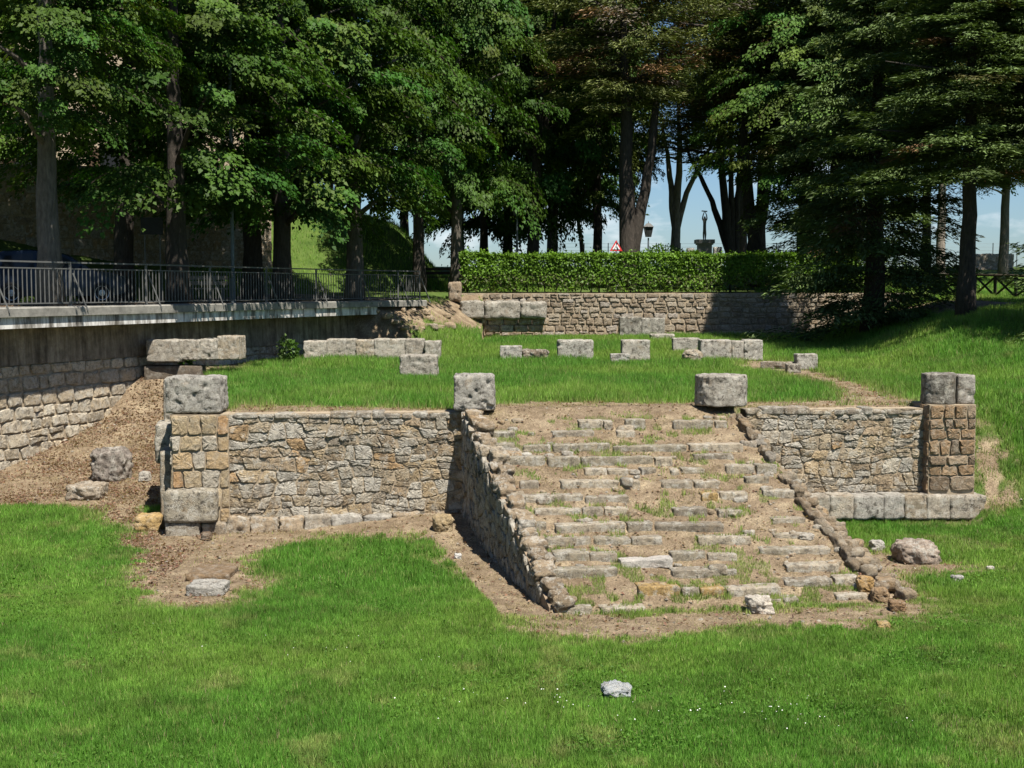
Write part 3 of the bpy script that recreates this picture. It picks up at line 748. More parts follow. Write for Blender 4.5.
# far-left row by the retaining wall
G2 = 'blocks in the row beside the retaining wall'
for k, (a, b, t, bt, lb) in enumerate([(150, 184, 340, 362, 'pale long block at the left end of the row beside the retaining wall'),
        (184, 204, 340, 360, 'second block from the left in the row beside the retaining wall'), (204, 221, 339, 360, 'third, cracked block in the row beside the retaining wall'),
        (221, 243, 336, 360, 'taller browner block at the right end of the row beside the retaining wall')]):
    place(a, b, t, bt, 38.0 + k * .12, .7, lb, 10 + k, group=G2, foot=True, col=pick(rng, GREYS), mat='stone', rr=.05, amp=.04, rz=R(-6))
block('stone_slab', (X(172, 38.3), 38.5, 1.9), (1.6, .7, .9), 'dark low foundation stone under the row beside the retaining wall', 'stone slab', mat='stone_brown', col=(.15, .12, .09), seed=18, sink=0)
# row across the terrace
G3 = 'blocks in the long row across the left terrace'
Yr = 44.3
for k, (a, b, t, bt, lb) in enumerate([(305, 328, 341, 361, 'dark left end block of the long row on the terrace grass'), (328, 357, 339, 360, 'pale wide block second from left in the long terrace row'),
        (357, 375, 340, 360, 'cracked block with a curved break, middle of the long terrace row'), (375, 406, 339, 360, 'widest flat grey block of the long terrace row'),
        (406, 425, 339, 360, 'upright block right of the widest one in the long terrace row'), (425, 441, 341, 361, 'narrow rounded block ending the long terrace row')]):
    place(a, b, t, bt, Yr + k * .1, .7, lb, 20 + k, group=G3, col=pick(rng, GREYS), rr=.06, amp=.04, mat='stone')
place(400, 438, 355, 378, 39.8, .75, 'detached squat block lying in the grass in front of the long terrace row', 27, group=G3, rr=.12, amp=.05, col=(.32, .29, .24))
G4 = 'scattered blocks on the terrace grass'
place(500, 522, 346, 361, 44.5, .5, 'small square pale block left of the flat dark stone', 30, group=G4, col=(.38, .36, .32), rr=.04)
place(522, 548, 350, 361, 44.6, .6, 'flat dark brown stone lying between two pale blocks', 31, 'flat_stone', 'flat stone', G4, col=(.2, .16, .12), rr=.1, amp=.06)
place(557, 593, 340, 361, 44.8, .7, 'large smooth rounded block alone in mid terrace', 32, group=G4, col=(.37, .35, .3), rr=.13, amp=.04)
place(621, 649, 340, 362, 44.8, .65, 'upright block behind the low slab in the middle of the terrace', 33, group=G4, col=(.38, .35, .29), rr=.07)
place(610, 629, 354, 363, 44.2, .4, 'low pale slab at the foot of an upright block', 34, 'stone_slab', 'stone slab', G4, col=(.4, .38, .34), rr=.04)
place(672, 699, 338, 352, 48.5, .5, 'pale block behind the short row of three', 35, group=G4, col=(.36, .33, .28), rr=.06)
place(681, 699, 350, 363, 44.6, .5, 'small leaning triangular brown stone left of the row of three', 36, 'rough_stone', 'stone', G4, col=(.3, .25, .18), rr=.15, amp=.08, tilt=(0, .25))
place(699, 730, 340, 361, 45, .7, 'widest block of the short row of three', 37, group=G4, col=(.37, .34, .29), rr=.05)
place(730, 742, 341, 361, 45.1, .7, 'narrow middle block of the short row of three', 38, group=G4, col=(.35, .32, .27), rr=.05)
place(742, 761, 340, 361, 45.2, .7, 'rounded right end block of the short row of three', 39, group=G4, col=(.38, .36, .31), rr=.09)
place(762, 794, 362, 369, 43, .5, 'long low slab lying flush along the dirt path', 40, 'stone_slab', 'stone slab', G4, col=(.27, .22, .16), rr=.05, rz=R(-25))
place(795, 816, 354, 370, 42.5, .5, 'small lone block beside the dirt path on the right', 41, group=G4, col=(.35, .33, .28), rr=.06)
place(786, 800, 364, 373, 41.8, .4, 'small broken slab at the foot of the lone block by the path', 47, 'stone_slab', 'stone slab', G4, col=(.27, .24, .19), rr=.05)
place(619, 641, 317, 335, 56.0, .6, 'dark upright block leaning on the back wall', 42, group=G4, col=(.2, .185, .155), rr=.05)
place(641, 664, 318, 334, 56.0, .6, 'grey block beside the dark one against the back wall', 43, group=G4, col=(.29, .27, .23), rr=.06)
place(650, 674, 334, 342, 53, .5, 'pale flat stone lying below the back wall blocks', 44, 'flat_stone', 'flat stone', G4, col=(.35, .32, .27), rr=.06)

# ------------------------------------------------------------------ retaining wall under the road
rng = random.Random(77)
rw = empty('retaining_wall', rail.at(rail.s_at_px(0), .6, 0), 'long curved stone retaining wall holding up the road on the left', 'wall')
s0, s1 = 6.0, rail.s_at_px(388, .6); W = s1 - s0
mp = lambda s, z, d: rail.at(s0 + s, .6 - d + z * .03, -.2 + z)
r = random.Random(90)
wall('stone_face', coursed_polys(W, 3.27, 10, .56, r, .06, .12), W, 3.27, mp, [((.50, .44, .34), 3), ((.45, .385, .29), 3), ((.46, .38, .27), 2), ((.38, .32, .235), 1)], r, M['stone'], rw, .06, .5, .02)
mb = MB(); n = 70; V = []
for i in range(n):
    for (z, o) in ((3.07, .62), (4.22, .66), (4.22, 1.2), (3.07, 1.2)): V.append(rail.at(s0 + W * i / (n - 1), o, z))
mb.add(V, [[4 * i + k, 4 * i + 4 + k, 4 * i + 4 + (k + 1) % 4, 4 * i + (k + 1) % 4] for i in range(n - 1) for k in range(4)] + [[0, 1, 2, 3], [4 * n - 1, 4 * n - 2, 4 * n - 3, 4 * n - 4]])
mb.build('rendered_band', M['render_band'], rw)
def strip(prof, sa, sb, n, name, mat, parent):
    mb = MB(); V = []; m = len(prof)
    for i in range(n):
        for (z, o) in prof: V.append(rail.at(sa + (sb - sa) * i / (n - 1), o, z))
    mb.add(V, [[m * i + k, m * i + m + k, m * i + m + (k + 1) % m, m * i + (k + 1) % m] for i in range(n - 1) for k in range(m)] + [list(range(m)), list(range(m * n - m, m * n))[::-1]])
    return mb.build(name, mat, parent)
sE = rail.s_at_px(378, -.2)
strip([(4.30, -.24), (4.50, -.24), (4.53, -.20), (4.53, 1.25), (4.30, 1.25)], 6, rail.L - .2, 110, 'concrete_kerb', M['concrete'], rw)
strip([(4.02, -.16), (4.297, -.16), (4.297, .6), (4.20, .6)], 6, sE, 100, 'fascia', M['fascia'], rw)

# ------------------------------------------------------------------ iron railing
posts_px = [-95, -8, 71, 147, 211, 267, 317, 362, 398, 428]
ps = [rail.s_at_px(p, 0) for p in posts_px]; ps[-1] = min(ps[-1], rail.L - .35)
ZR = 4.53
rl = empty('iron_railing', rail.at(ps[4], 0, ZR), 'long grey iron railing with upright bars along the edge of the road', 'railing')
for p in ps:
    mb = MB(); mb.box(rail.at(p, 0, ZR + .55), (.03, .03, .55)); mb.box(rail.at(p, 0, ZR + .01), (.08, .08, .012)); mb.build('post', M['iron'], rl)
    mb = MB(); mb.bar(rail.at(p + .05, -.04, ZR + .85), rail.at(p + .35, -.26, ZR - .12), .035); mb.build('brace', M['iron'], rl)
def railbar(z, w, h, name):
    mb = MB(); n = 120; V = []
    for i in range(n):
        s = ps[0] + (ps[-1] - ps[0]) * i / (n - 1)
        for (o, q) in ((-w / 2, z - h / 2), (w / 2, z - h / 2), (w / 2, z + h / 2), (-w / 2, z + h / 2)): V.append(rail.at(s, o, q))
    mb.add(V, [[4 * i + k, 4 * i + 4 + k, 4 * i + 4 + (k + 1) % 4, 4 * i + (k + 1) % 4] for i in range(n - 1) for k in range(4)]); mb.build(name, M['iron'], rl)
railbar(ZR + 1.12, .06, .04, 'handrail'); railbar(ZR + .96, .03, .03, 'upper_rail'); railbar(ZR + .09, .03, .03, 'lower_rail')
for a, b in zip(ps[:-1], ps[1:]):
    mb = MB(); n = max(2, int(round((b - a) / .16)))
    for i in range(1, n): mb.box(rail.at(a + (b - a) * i / n, 0, ZR + .525), (.011, .011, .435))
    mb.build('baluster_panel', M['iron'], rl)
e0 = rail.at(ps[-1], 0, ZR); e1 = rail.at(ps[-1] + .25, .9, ZR)
mb = MB()
for z in (1.12, .96, .09): mb.bar(e0 + [0, 0, z], e1 + [0, 0, z], .04)
for k in range(1, 6): q = e0 + (e1 - e0) * k / 6; mb.box(q + [0, 0, .52], (.011, .011, .43))
mb.build('end_return', M['iron'], rl)

# ------------------------------------------------------------------ back wall
bw = empty('back_wall', (5, 57.2, 3), 'low brown stone wall across the back of the terrace, below the hedge', 'wall')
WB = back.s_at_px(905, .6); r = random.Random(101)
zb = 2.72
mpb = lambda s, z, d: back.at(s, .6 - d + z * .05, zb + z)
wall('stone_face', coursed_polys(WB, 2.06, 9, .42, r, .05, .12), WB, 2.06, mpb, [((.29, .235, .165), 3), ((.25, .195, .135), 3), ((.32, .27, .2), 2), ((.34, .30, .25), 1)], r, M['stone_brown'], bw, .07, .6, .022)
for k, (a, b, t, bt) in enumerate([(461, 484, 301, 318), (485, 520, 301, 319), (520, 546, 302, 318)]):
    Y = 55.9; c = P((a + b) / 2, bt, Y); w, h = sized(b - a, bt - t, Y)
    block('large_block', c, (w, 1.1, h), None, None, mat='stone_grey', col=(.33, .30, .25), rr=.08, amp=.07, seed=110 + k, parent=bw, sink=0, n=10)
for k, (a, b) in enumerate([(455, 470), (470, 484), (484, 500), (500, 514), (514, 528), (528, 545)]):
    for row in (0, 1):
        Y = 56.05; c = P((a + b) / 2 + row * 4, 332 - row * 7, Y); w, h = sized(b - a - .5, 7.4, Y)
        block('footing_stone', c, (w, .8, h), None, None, mat='stone', col=pick(r, BROWN), rr=.06, seed=120 + k * 2 + row, parent=bw, sink=0, n=6)
q0, q1 = np.array([X(377, 50.6), 50.6]), np.array([X(463, 56.3), 56.3]); dq = q1 - q0; Lq = np.linalg.norm(dq); dq /= Lq; nq = np.array([dq[1], -dq[0]])
zq = 2.75; mpq = lambda s, z, d: np.array([*(q0 + dq * s + nq * d), zq + z])
wall('rubble_footing', [p for p in coursed_polys(Lq, 1.0, 5, .34, r, .07, .2) if p[:, 1].max() < .68 + .3 * float(vnoise(p[0, 0] * 1.3, 0., 4))], Lq, .72, mpq, BROWN, r, M['stone_brown'], bw, .07, .5, .02)
# rubble at the end of the railing
for k in range(15):
    px = 384 + r.random() * 74; py = 331 - r.random() * 20 - (px - 384) * .08; p = hit(px, py)
    if k < 9: p = hit(378 + k * 9, 331 - k * .4)
    s = .14 + .16 * r.random()
    V, Fc = rblock((s * 1.4, s, s * .8), .06, k * 3.3, 6, .06, 4); mb = MB(); mb.add(rotz(V, r.random() * 3) + p - [0, 0, .05], Fc, pick(r, BROWN))
    mb.build('tumbled_stone', M['stone_brown'], bw, True)

# ------------------------------------------------------------------ loose stones on the ground
def rock(px, pyb, w, h, label, seed, mat='stone', col=(.34, .30, .24), cat='rock', group='loose stones on the ground', name='loose_stone', rr=.3, amp=.1, flat=.9, **kw):
    p = hit(px, pyb); Y = p[1]; ww, hh = sized(w, h, Y); dd = ww * flat
    p[1] += dd * .35
    return block(name, (p[0], p[1], p[2]), (ww, dd, hh * 1.12), label, cat, group, mat=mat, col=col, rr=min(ww, dd, hh) * rr, seed=seed, amp=amp * ww, freq=2.2 / ww, sink=hh * .12, n=18, pits=.02, **kw)
rock(108, 481, 35, 31, 'big jagged grey boulder on the dirt slope left of the podium', 201, 'stone_grey', (.24, .205, .175), rr=.25, amp=.14)
rock(148, 531, 27, 16, 'ochre yellow block lying at the foot of the left plinth', 202, 'stone_brown', (.46, .31, .13), amp=.06)
rock(84, 500, 34, 14, 'pale earth-covered stone below the jagged boulder', 203, 'stone', (.34, .28, .21))
rock(144, 482, 11, 10, 'small whitish stone on the dirt beside the plinth', 204, 'marble', (.42, .39, .34))
rock(206, 595, 38, 10, 'grey stone half sunk in the bare patch before the left plinth', 205, 'stone_grey', (.37, .35, .31), rr=.2, amp=.04)
rock(208, 580, 44, 7, 'flat brown earth-stained stone behind the sunken grey one', 206, 'stone_brown', (.22, .15, .085), rr=.4, amp=.04, flat=1.25)
rock(206, 541, 10, 8, 'small dark brown stone at the podium foot', 207, 'stone_brown', (.16, .11, .07))
rock(443, 533, 20, 17, 'ochre rubble stone against the left wall of the stairs', 208, 'stone_brown', (.40, .30, .17), amp=.1)
rock(458, 559, 7, 5, 'tiny white stone on the slope left of the stairs', 209, 'marble', (.6, .58, .54))
rock(760, 613, 24, 15, 'bright whitish rock resting on the lowest stair', 210, 'marble', (.56, .50, .42), rr=.25, amp=.15)
rock(920, 564, 40, 20, 'wide flat brownish boulder in the grass right of the stairs', 211, 'stone', (.34, .27, .21), rr=.4, amp=.12)
rock(878, 551, 14, 10, 'small pale rock between the stairs and the flat boulder', 212, 'marble', (.45, .42, .37))
rock(958, 583, 11, 7, 'small grey stone in the lawn at the far right', 213, 'marble', (.4, .38, .35))
rock(991, 571, 7, 4, 'tiny pale stone near the right edge of the lawn', 214, 'marble', (.5, .46, .4))
rock(881, 603, 17, 14, 'brown rough stone at the foot of the right stair wall', 215, 'stone_brown', (.3, .2, .11), amp=.12)
rock(898, 612, 16, 10, 'dark brown stone lying on the dirt past the right stair wall', 216, 'stone_brown', (.24, .15, .08), amp=.1)
rock(866, 592, 16, 15, 'orange brown stone standing near the lower right stair wall', 217, 'stone_brown', (.40, .25, .10), amp=.1)
rock(884, 629, 12, 6, 'ochre flake of stone at the edge of the lawn below the stairs', 218, 'stone_brown', (.36, .25, .1))
rock(806, 540, 15, 5, 'pale fragment on the right side of the stairs', 219, 'marble', (.42, .38, .32))
rock(617, 699, 28, 11, 'bluish white smooth stone half hidden in the foreground lawn', 220, 'marble', (.36, .38, .385), rr=.4, amp=.14)
p = hit(646, 569); block('stone_slab', (p[0], p[1] + .1, p[2]), (53 / F * p[1], .3, .16), 'whitish loose slab lying slightly tilted across the middle of the stairs', 'stone slab', mat='marble', col=(.50, .46, .41), rr=.03, seed=221, rz=R(5), tilt=(0, -.035), sink=.02, amp=.02)
rng = random.Random(8)
# small rubble that nobody would count
mb = MB(); npr = np.random.default_rng(4)
cx = npr.uniform(-13, 13, 30000); cy = npr.uniform(18, 37, 30000); dm = dirt(cx, cy); ok = (dm > .7) & (npr.random(30000) < .16)
zz = H(cx, cy)
for x, y, z in zip(cx[ok], cy[ok], zz[ok]):
    s = .012 + .035 * rng.random() ** 2.5; q = npr.normal(size=(6, 3)) * .15
    V = (np.array([[1, 0, 0], [-1, 0, 0], [0, 1, 0], [0, -1, 0], [0, 0, .7], [0, 0, -.7]]) + q) * s
    mb.add(V + [x, y, z + s * .2], [[0, 2, 4], [2, 1, 4], [1, 3, 4], [3, 0, 4], [2, 0, 5], [1, 2, 5], [3, 1, 5], [0, 3, 5]], pick(rng, GREYS + BROWN) * rng.choice((.6, .8, 1, 1.2)))
tag(mb.build('gravel', M['stone_brown']), 'fine gravel and stone chips strewn over the bare earth', 'gravel', kind='stuff')

# ------------------------------------------------------------------ leaf meshes
def quads_mesh(name, V, cols, mat, per=4):
    """V (n, per, 3)"""
    n = len(V); me = bpy.data.meshes.new(name); me.vertices.add(n * per); me.loops.add(n * per); me.polygons.add(n)
    me.vertices.foreach_set('co', V.astype(np.float32).ravel())
    me.loops.foreach_set('vertex_index', np.arange(n * per, dtype=np.int32))
    me.polygons.foreach_set('loop_start', (np.arange(n) * per).astype(np.int32))
    a = me.attributes.new('tint', 'FLOAT_COLOR', 'POINT')
    c = np.concatenate([cols, np.ones((n, 1))], 1); a.data.foreach_set('color', np.repeat(c, per, 0).astype(np.float32).ravel())
    me.materials.append(mat); me.update(); me.validate(); return me
def unit(v): return v / (np.linalg.norm(v, axis=-1, keepdims=True) + 1e-9)
def leaf_quads(C, D, Nn, L, Wd, fold=.12):
    D = unit(D); S = unit(np.cross(D, Nn)); Nn = np.cross(S, D); L = L[:, None]; Wd = Wd[:, None]
    return np.stack([C - D * L * .5, C - S * Wd * .5 - D * L * .08 + Nn * L * fold, C + D * L * .5 - Nn * L * .15, C + S * Wd * .5 - D * L * .08 + Nn * L * fold], 1)
def broad_crown(seed, Rr=4.5, Hh=11, ncl=150, per=330, leaf=.155, base=(.044, .088, .013)):
    g = np.random.default_rng(seed); Cs, Ds, Ns, cs, Ls, tw = [], [], [], [], [], []
    for k in range(ncl):
        th = g.uniform(0, 2 * math.pi); zf = g.uniform(0, 1)
        prof = math.sin(math.pi * min(1, (zf * .78 + .21))) ** .55
        rr = Rr * prof * (.25 + .72 * g.uniform() ** .4) * (1 + .15 * math.sin(3 * th + seed))
        c = np.array([rr * math.cos(th), rr * math.sin(th), Hh * zf]); o = np.array([math.cos(th), math.sin(th), 0]); tn = np.array([-o[1], o[0], 0])
        sz = g.uniform(.55, 1.35); n_ = int(per * (.4 + .6 * sz)); dro = g.uniform(.15, .42); sw = g.normal(0, .25)
        u = g.uniform(-1.0, 1.05, n_) * sz; wmax = (.28 + .42 * np.sin(math.pi * np.clip((u / sz + 1.1) / 2.3, 0, 1))) * sz
        w = g.uniform(-1, 1, n_) * wmax; t = g.normal(0, .07, n_) - g.exponential(.10, n_)
        zc = -dro * (np.maximum(u + .5 * sz, 0)) ** 2 - .2 * np.abs(w) / sz * .6
        q = c + u[:, None] * o + (w + sw * u)[:, None] * tn + np.array([0, 0, 1]) * (t + zc)[:, None]
        n = np.array([0, 0, 1.]) + (.35 + .6 * np.maximum(u, 0))[:, None] * o + g.normal(0, .38, (n_, 3))
        d = o * .8 + tn * (w / wmax * .8)[:, None] + np.array([0, 0, -.6]) + g.normal(0, .33, (n_, 3))
        tone = g.uniform(.75, 1.35); col = np.array(base) * tone * (1 + g.normal(0, .15, (n_, 1)))
        col[:, 0] *= 1 + g.normal(0, .16); Cs.append(q); Ds.append(d); Ns.append(n); cs.append(col); Ls.append(g.uniform(.5, 1.35, n_) * leaf)
        us = np.linspace(-1, .9, 6) * sz; tp = c + us[:, None] * o + (sw * us)[:, None] * tn + np.array([0, 0, 1]) * (-dro * np.maximum(us + .5 * sz, 0) ** 2 - .05)[:, None]
        tw += [(tp[i], tp[i + 1]) for i in range(5)]
    C = np.concatenate(Cs); L = np.concatenate(Ls)
    V = leaf_quads(C, np.concatenate(Ds), np.concatenate(Ns), L, L * .74); cc = np.concatenate(cs)
    a_, b_ = np.array([q[0] for q in tw]), np.array([q[1] for q in tw]); up = np.array([0, 0, .022])
    V = np.concatenate([V, np.stack([a_ - up, b_ - up * .7, b_ + up * .7, a_ + up], 1)]); cc = np.concatenate([cc, np.tile((.07, .055, .04), (len(tw), 1))])
    return V, np.clip(cc, .004, .5)
def needle_crown(seed, Rr=4.5, Hh=15, nb=250, per=360, droop=.18, base=(.085, .125, .038), brown=.035, top=.12, lowfull=1.0, L0=.25, flat=False):
    g = np.random.default_rng(seed); Cs, Ds, Ns, cs, Ls = [], [], [], [], []
    for k in range(nb):
        zf = (k + g.uniform()) / nb; th = k * 2.399 + g.normal(0, .3)
        prof = (lowfull + (1 - lowfull) * min(1, zf / .18)) * ((1 - zf) ** .62 * (1 - top) + top) if not flat else (.45 + .55 * math.sin(math.pi * min(1, zf * .8 + .15)))
        ln = Rr * prof * g.uniform(.5, 1.15); o = np.array([math.cos(th), math.sin(th), 0]); tn = np.array([-o[1], o[0], 0])
        t = g.uniform(.12, 1, per) ** .75; sp = .34 * ln * (.35 + .65 * np.sin(math.pi * np.clip(t * .8 + .1, 0, 1)))
        w = g.uniform(-1, 1, per) * np.minimum(sp, g.uniform(.6, 1.25)); cv = g.normal(0, .18)
        dr = droop * g.uniform(.3, 1.7); lift = g.normal(.08, .14)
        zc = lift * ln * t - dr * ln * t ** 2 - g.uniform(.02, .3) * np.abs(w) + g.normal(0, .06, per) - g.exponential(.09, per)
        q = np.array([0, 0, Hh * zf]) + (ln * t)[:, None] * o + (w + cv * ln * t * t)[:, None] * tn + np.array([0, 0, 1]) * zc[:, None]
        d = o + tn * (np.sign(w) * .75)[:, None] + np.array([0, 0, -.12]) + g.normal(0, .28, (per, 3))
        n = np.array([0, 0, 1.]) + g.normal(0, .45, (per, 3))
        tone = g.uniform(.6, 1.4); cc = np.array(base)
        if g.uniform() < brown: cc = np.array((.17, .10, .05)) if g.uniform() < .75 else np.array((.12, .10, .08))
        elif g.uniform() < brown: cc = np.array((.10, .095, .028))
        Cs.append(q); Ds.append(d); Ns.append(n); cs.append(cc * tone * (1 + g.normal(0, .15, (per, 1)))); Ls.append(g.uniform(.6, 1.3, per) * L0)
    C = np.concatenate(Cs); L = np.concatenate(Ls)
    return leaf_quads(C, np.concatenate(Ds), np.concatenate(Ns), L, L * .22, .04), np.clip(np.concatenate(cs), .004, .5)
CR = {}
def crown(key):
    if key in CR: return CR[key]
    if key[0] == 'B': q = broad_crown(int(key[1]) * 13 + 2)
    if key[0] == 'L': q = broad_crown(int(key[1]) * 17 + 5, base=(.07, .12, .022))
    if key[0] == 'S': q = broad_crown(int(key[1]) * 19 + 5, 2.4, 5, 34, 90, .18)
    if key[0] == 'C': q = needle_crown(int(key[1]) * 7 + 3)
    if key[0] == 'P': q = needle_crown(int(key[1]) * 11 + 4, 5.0, 9, 170, 260, .10, (.115, .135, .040), .22, flat=True)
    if key[0] == 'U': q = needle_crown(int(key[1]) * 5 + 4, 4.5, 5, 100, 230, .06, (.10, .135, .036), .06, flat=True)
    CR[key] = quads_mesh('crown', q[0], q[1], M['needle'] if key[0] in 'CPU' else M['leaf']); return CR[key]
PRO = {'B': (4.5, 11), 'L': (4.5, 11), 'S': (2.4, 5), 'C': (4.5, 15), 'P': (5, 9), 'U': (4.5, 5)}
def tree(name, px, Y, tr, key, Rr, py0, ztop, label, group='trees in the park', bark='bark_dark', stems=None, rot=0, limbs=7, cpx=0, seed=1, zbase=None):
    r = random.Random(seed * 31 + int(px)); x = X(px, Y); z0 = hz(x, Y) if zbase is None else zbase
    e = empty(name, (x, Y, z0), label, 'tree', group); e['_w'] = [0, 0, 0]
    zc = Z(py0, Y) - z0; top = ztop - z0; hgt = top - zc; k = key[0]; pr = PRO[k]; cx = (X(px + cpx, Y) - x)
    mb = MB(); stems = stems or [[(0, 0), (cx, zc + hgt * .72)]]
    for si, s in enumerate(stems):                               # each stem: list of (dx, z), resampled and roughened
        s = np.array(s, float); zs = np.linspace(s[0, 1], s[-1, 1], 15); xs = np.interp(zs, s[:, 1], s[:, 0])
        kx = np.convolve(np.pad(xs, 2, 'edge'), np.ones(5) / 5, 'valid'); kx[0] = xs[0]
        sc = 1 if si == 0 else .72
        pts = [(kx[i] + r.gauss(0, tr * .06), r.gauss(0, tr * .08) + .25 * si * (i / 14), zs[i] - (.25 if i == 0 else 0)) for i in range(15)]
        rad = [tr * sc * ((1.28 if i == 0 else (1.08 if i == 1 else 1)) if si == 0 else (.7 if i == 0 else (.9 if i == 1 else 1))) * (1 - .72 * i / 14) for i in range(15)]
        mb.tube(pts, rad, 11, (.1, .1, .1), True, .07, r)
    lp = stems[0]; lp = np.array(lp, float)
    for i in range(limbs):                                       # limbs reaching into the crown
        zz = zc + hgt * (.0 + .6 * i / max(1, limbs)) - .5; a = r.random() * 6.28; ln = Rr * (.5 + .3 * r.random())
        bx = np.interp(zz, lp[:, 1], lp[:, 0]); up = ln * (.55 if k in 'BLS' else .12)
        mb.tube([(bx, 0, zz), (bx + math.cos(a) * ln * .4, math.sin(a) * ln * .4, zz + up * .55), (bx + math.cos(a) * ln, math.sin(a) * ln, zz + up)], [tr * .32, tr * .2, tr * .05], 6, (.1, .1, .1))
    e['_w'] = [0, 0, 0]; mb.build('trunk', M[bark], e, True)
    c = bpy.data.objects.new('crown', crown(key)); COL.objects.link(c); c.parent = e
    c.location = (cx, -.6 if (k == 'B' and Y < 56) else 0, zc); c.scale = (Rr / pr[0], Rr / pr[0], hgt / pr[1]); c.rotation_euler = (0, 0, rot if rot else r.random() * 6.28)
    return e
GL = 'leafy trees along the road'
tree('broadleaf_tree', 50, 35.6, .33, 'B1', 3.3, 128, 17, 'stout broadleaf tree with sunlit grey trunk just behind the railing, far left', GL, 'bark_grey', limbs=3)
tree('broadleaf_tree', 178, 41.3, .36, 'B2', 4.6, 205, 18, 'broadleaf tree between the dark board and the pair of trunks behind the railing', GL, limbs=4, seed=2)
tree('broadleaf_tree', 283, 47.6, .36, 'B3', 4.9, 215, 20, 'dark thick trunked tree touching the railing, right of a slimmer pair trunk', GL, seed=3)
tree('broadleaf_tree', 253, 52.5, .40, 'B1', 4.8, 190, 22, 'dark trunked tree on the far side of the road behind the railing middle', GL, seed=4)
tree('broadleaf_tree', 355, 52.2, .36, 'B2', 4.5, 205, 20, 'broadleaf tree before the grassy bank at the right part of the railing', GL, 'bark_grey', seed=5)
tree('broadleaf_tree', 120, 48.0, .40, 'B3', 4.3, 170, 19, 'dark leaning trunk left of the dark board across the road', GL, stems=[[(0, 0), (.25, 3), (.5, 10)]], seed=6)
tree('broadleaf_tree', 419, 60, .28, 'B1', 2.7, 188, 20, 'slim dark tree just behind the right end of the railing', GL, seed=7)
tree('broadleaf_tree', 457, 60.5, .30, 'B2', 3.9, 205, 23, 'tree with straight trunk beside the left end of the hedge', GL, 'bark_grey', seed=8)
tree('broadleaf_tree', 300, 66, .15, 'S1', 2.6, 225, 15, 'thin young tree growing on the sunlit grass bank', GL, seed=9)
GP = 'trees behind the hedge'
tree('broadleaf_tree', 484, 72, .25, 'B3', 4.6, 228, 24, 'dark trunk close behind the left end of the hedge', GP, seed=10)
tree('broadleaf_tree', 508, 76, .30, 'B1', 5.0, 225, 25, 'dim trunk behind the old street lantern', GP, seed=11)
tree('broadleaf_tree', 533, 68, .33, 'B2', 5.0, 205, 24, 'dark forked trunk just right of the street lantern', GP, stems=[[(0, 0), (.0, 4), (.3, 8), (1.2, 14)], [(0, 3), (.2, 6), (1.6, 13)]], seed=12)
tree('broadleaf_tree', 554, 78, .20, 'B3', 4.6, 215, 25, 'slender pale grey trunk left of the ivy clad one', GP, 'bark_pale', seed=13)
tree('broadleaf_tree', 583, 84, .16, 'S2', 3.4, 190, 17, 'thin slightly bent sapling seen against the sky behind the hedge', GP, stems=[[(0, 0), (-.1, 2), (-1.0, 7)]], seed=14)
tree('broadleaf_tree', 597, 74, .28, 'L1', 3.6, 195, 22, 'trunk wrapped in bright leaves left of the big double trunk', GP, seed=15)
tree('cedar_tree', 627, 63, .46, 'P1', 5.2, 105, 22, 'big cedar with double dark trunk and browning upper boughs behind the hedge', GP,
     stems=[[(0, 0), (0, 3), (-.1, 9), (-.3, 13)], [(.15, .5), (.35, 2.5), (1.1, 6), (1.6, 12)]], seed=16)
tree('pine_tree', 674, 74, .30, 'U1', 4.8, 150, 17, 'pale trunked pine with curved limbs left of the statue', GP, 'bark_pale',
     stems=[[(0, 0), (.05, 3), (.3, 7), (.1, 10)], [(.02, 2.2), (.25, 3.6), (1.0, 5.5), (2.4, 8)], [(0, 3), (-.3, 6), (-.7, 9)]], seed=17)
tree('pine_tree', 733, 70, .30, 'U2', 4.8, 165, 17, 'many stemmed fan shaped tree right of the statue', GP,
     stems=[[(0, 0), (-.3, 2.5), (-.7, 6), (-1.0, 10)], [(.0, .3), (-.1, 3), (-.2, 10)], [(.05, .5), (.2, 4), (.4, 9)], [(-.1, 1.2), (-1.2, 4.6), (-2.6, 7.2)]], seed=18)
tree('pine_tree', 748, 67, .42, 'U1', 4.6, 150, 19, 'thick trunk leaning right and crossing a slimmer leaning trunk', GP, stems=[[(0, 0), (.3, 2), (1.0, 6), (1.6, 11)]], cpx=25, seed=19, rot=2.2)
tree('cedar_tree', 762, 65, .36, 'P2', 5.0, 110, 23, 'dark trunk leaning left across the thicker leaning trunk', GP, stems=[[(0, 0), (-.45, 2.5), (-1.0, 6.5), (-1.3, 13)]], seed=20)
tree('broadleaf_tree', 803, 62.5, .38, 'L2', 4.4, 200, 20, 'straight dark trunk with light green leaves left of the big conifer', GP, seed=21)
GC = 'conifers on the right'
tree('conifer_tree', 874, 52, .42, 'C1', 4.5, 324, 20, 'big dark conifer with boughs sweeping down to the ground at the end of the hedge', GC, limbs=0, seed=22)
tree('conifer_tree', 967, 47, .31, 'C2', 4.6, 185, 19, 'conifer with thick bare lower trunk standing before the wooden fence', GC, limbs=3, seed=23)
tree('conifer_tree', 834, 61.5, .35, 'C2', 4.3, 262, 23, 'dark conifer behind the right end of the hedge', GC, limbs=0, seed=24, rot=1.2)
tree('conifer_tree', 940, 66, .24, 'C1', 3.2, 140, 24, 'conifer with pale straight trunk behind the wooden fence', GC, 'bark_pale', limbs=2, seed=25, rot=3)
tree('conifer_tree', 1003, 69, .26, 'C2', 3.3, 185, 22, 'slim conifer on the grass beyond the wooden fence near the right edge', GC, 'bark_grey', limbs=3, seed=26, rot=4)
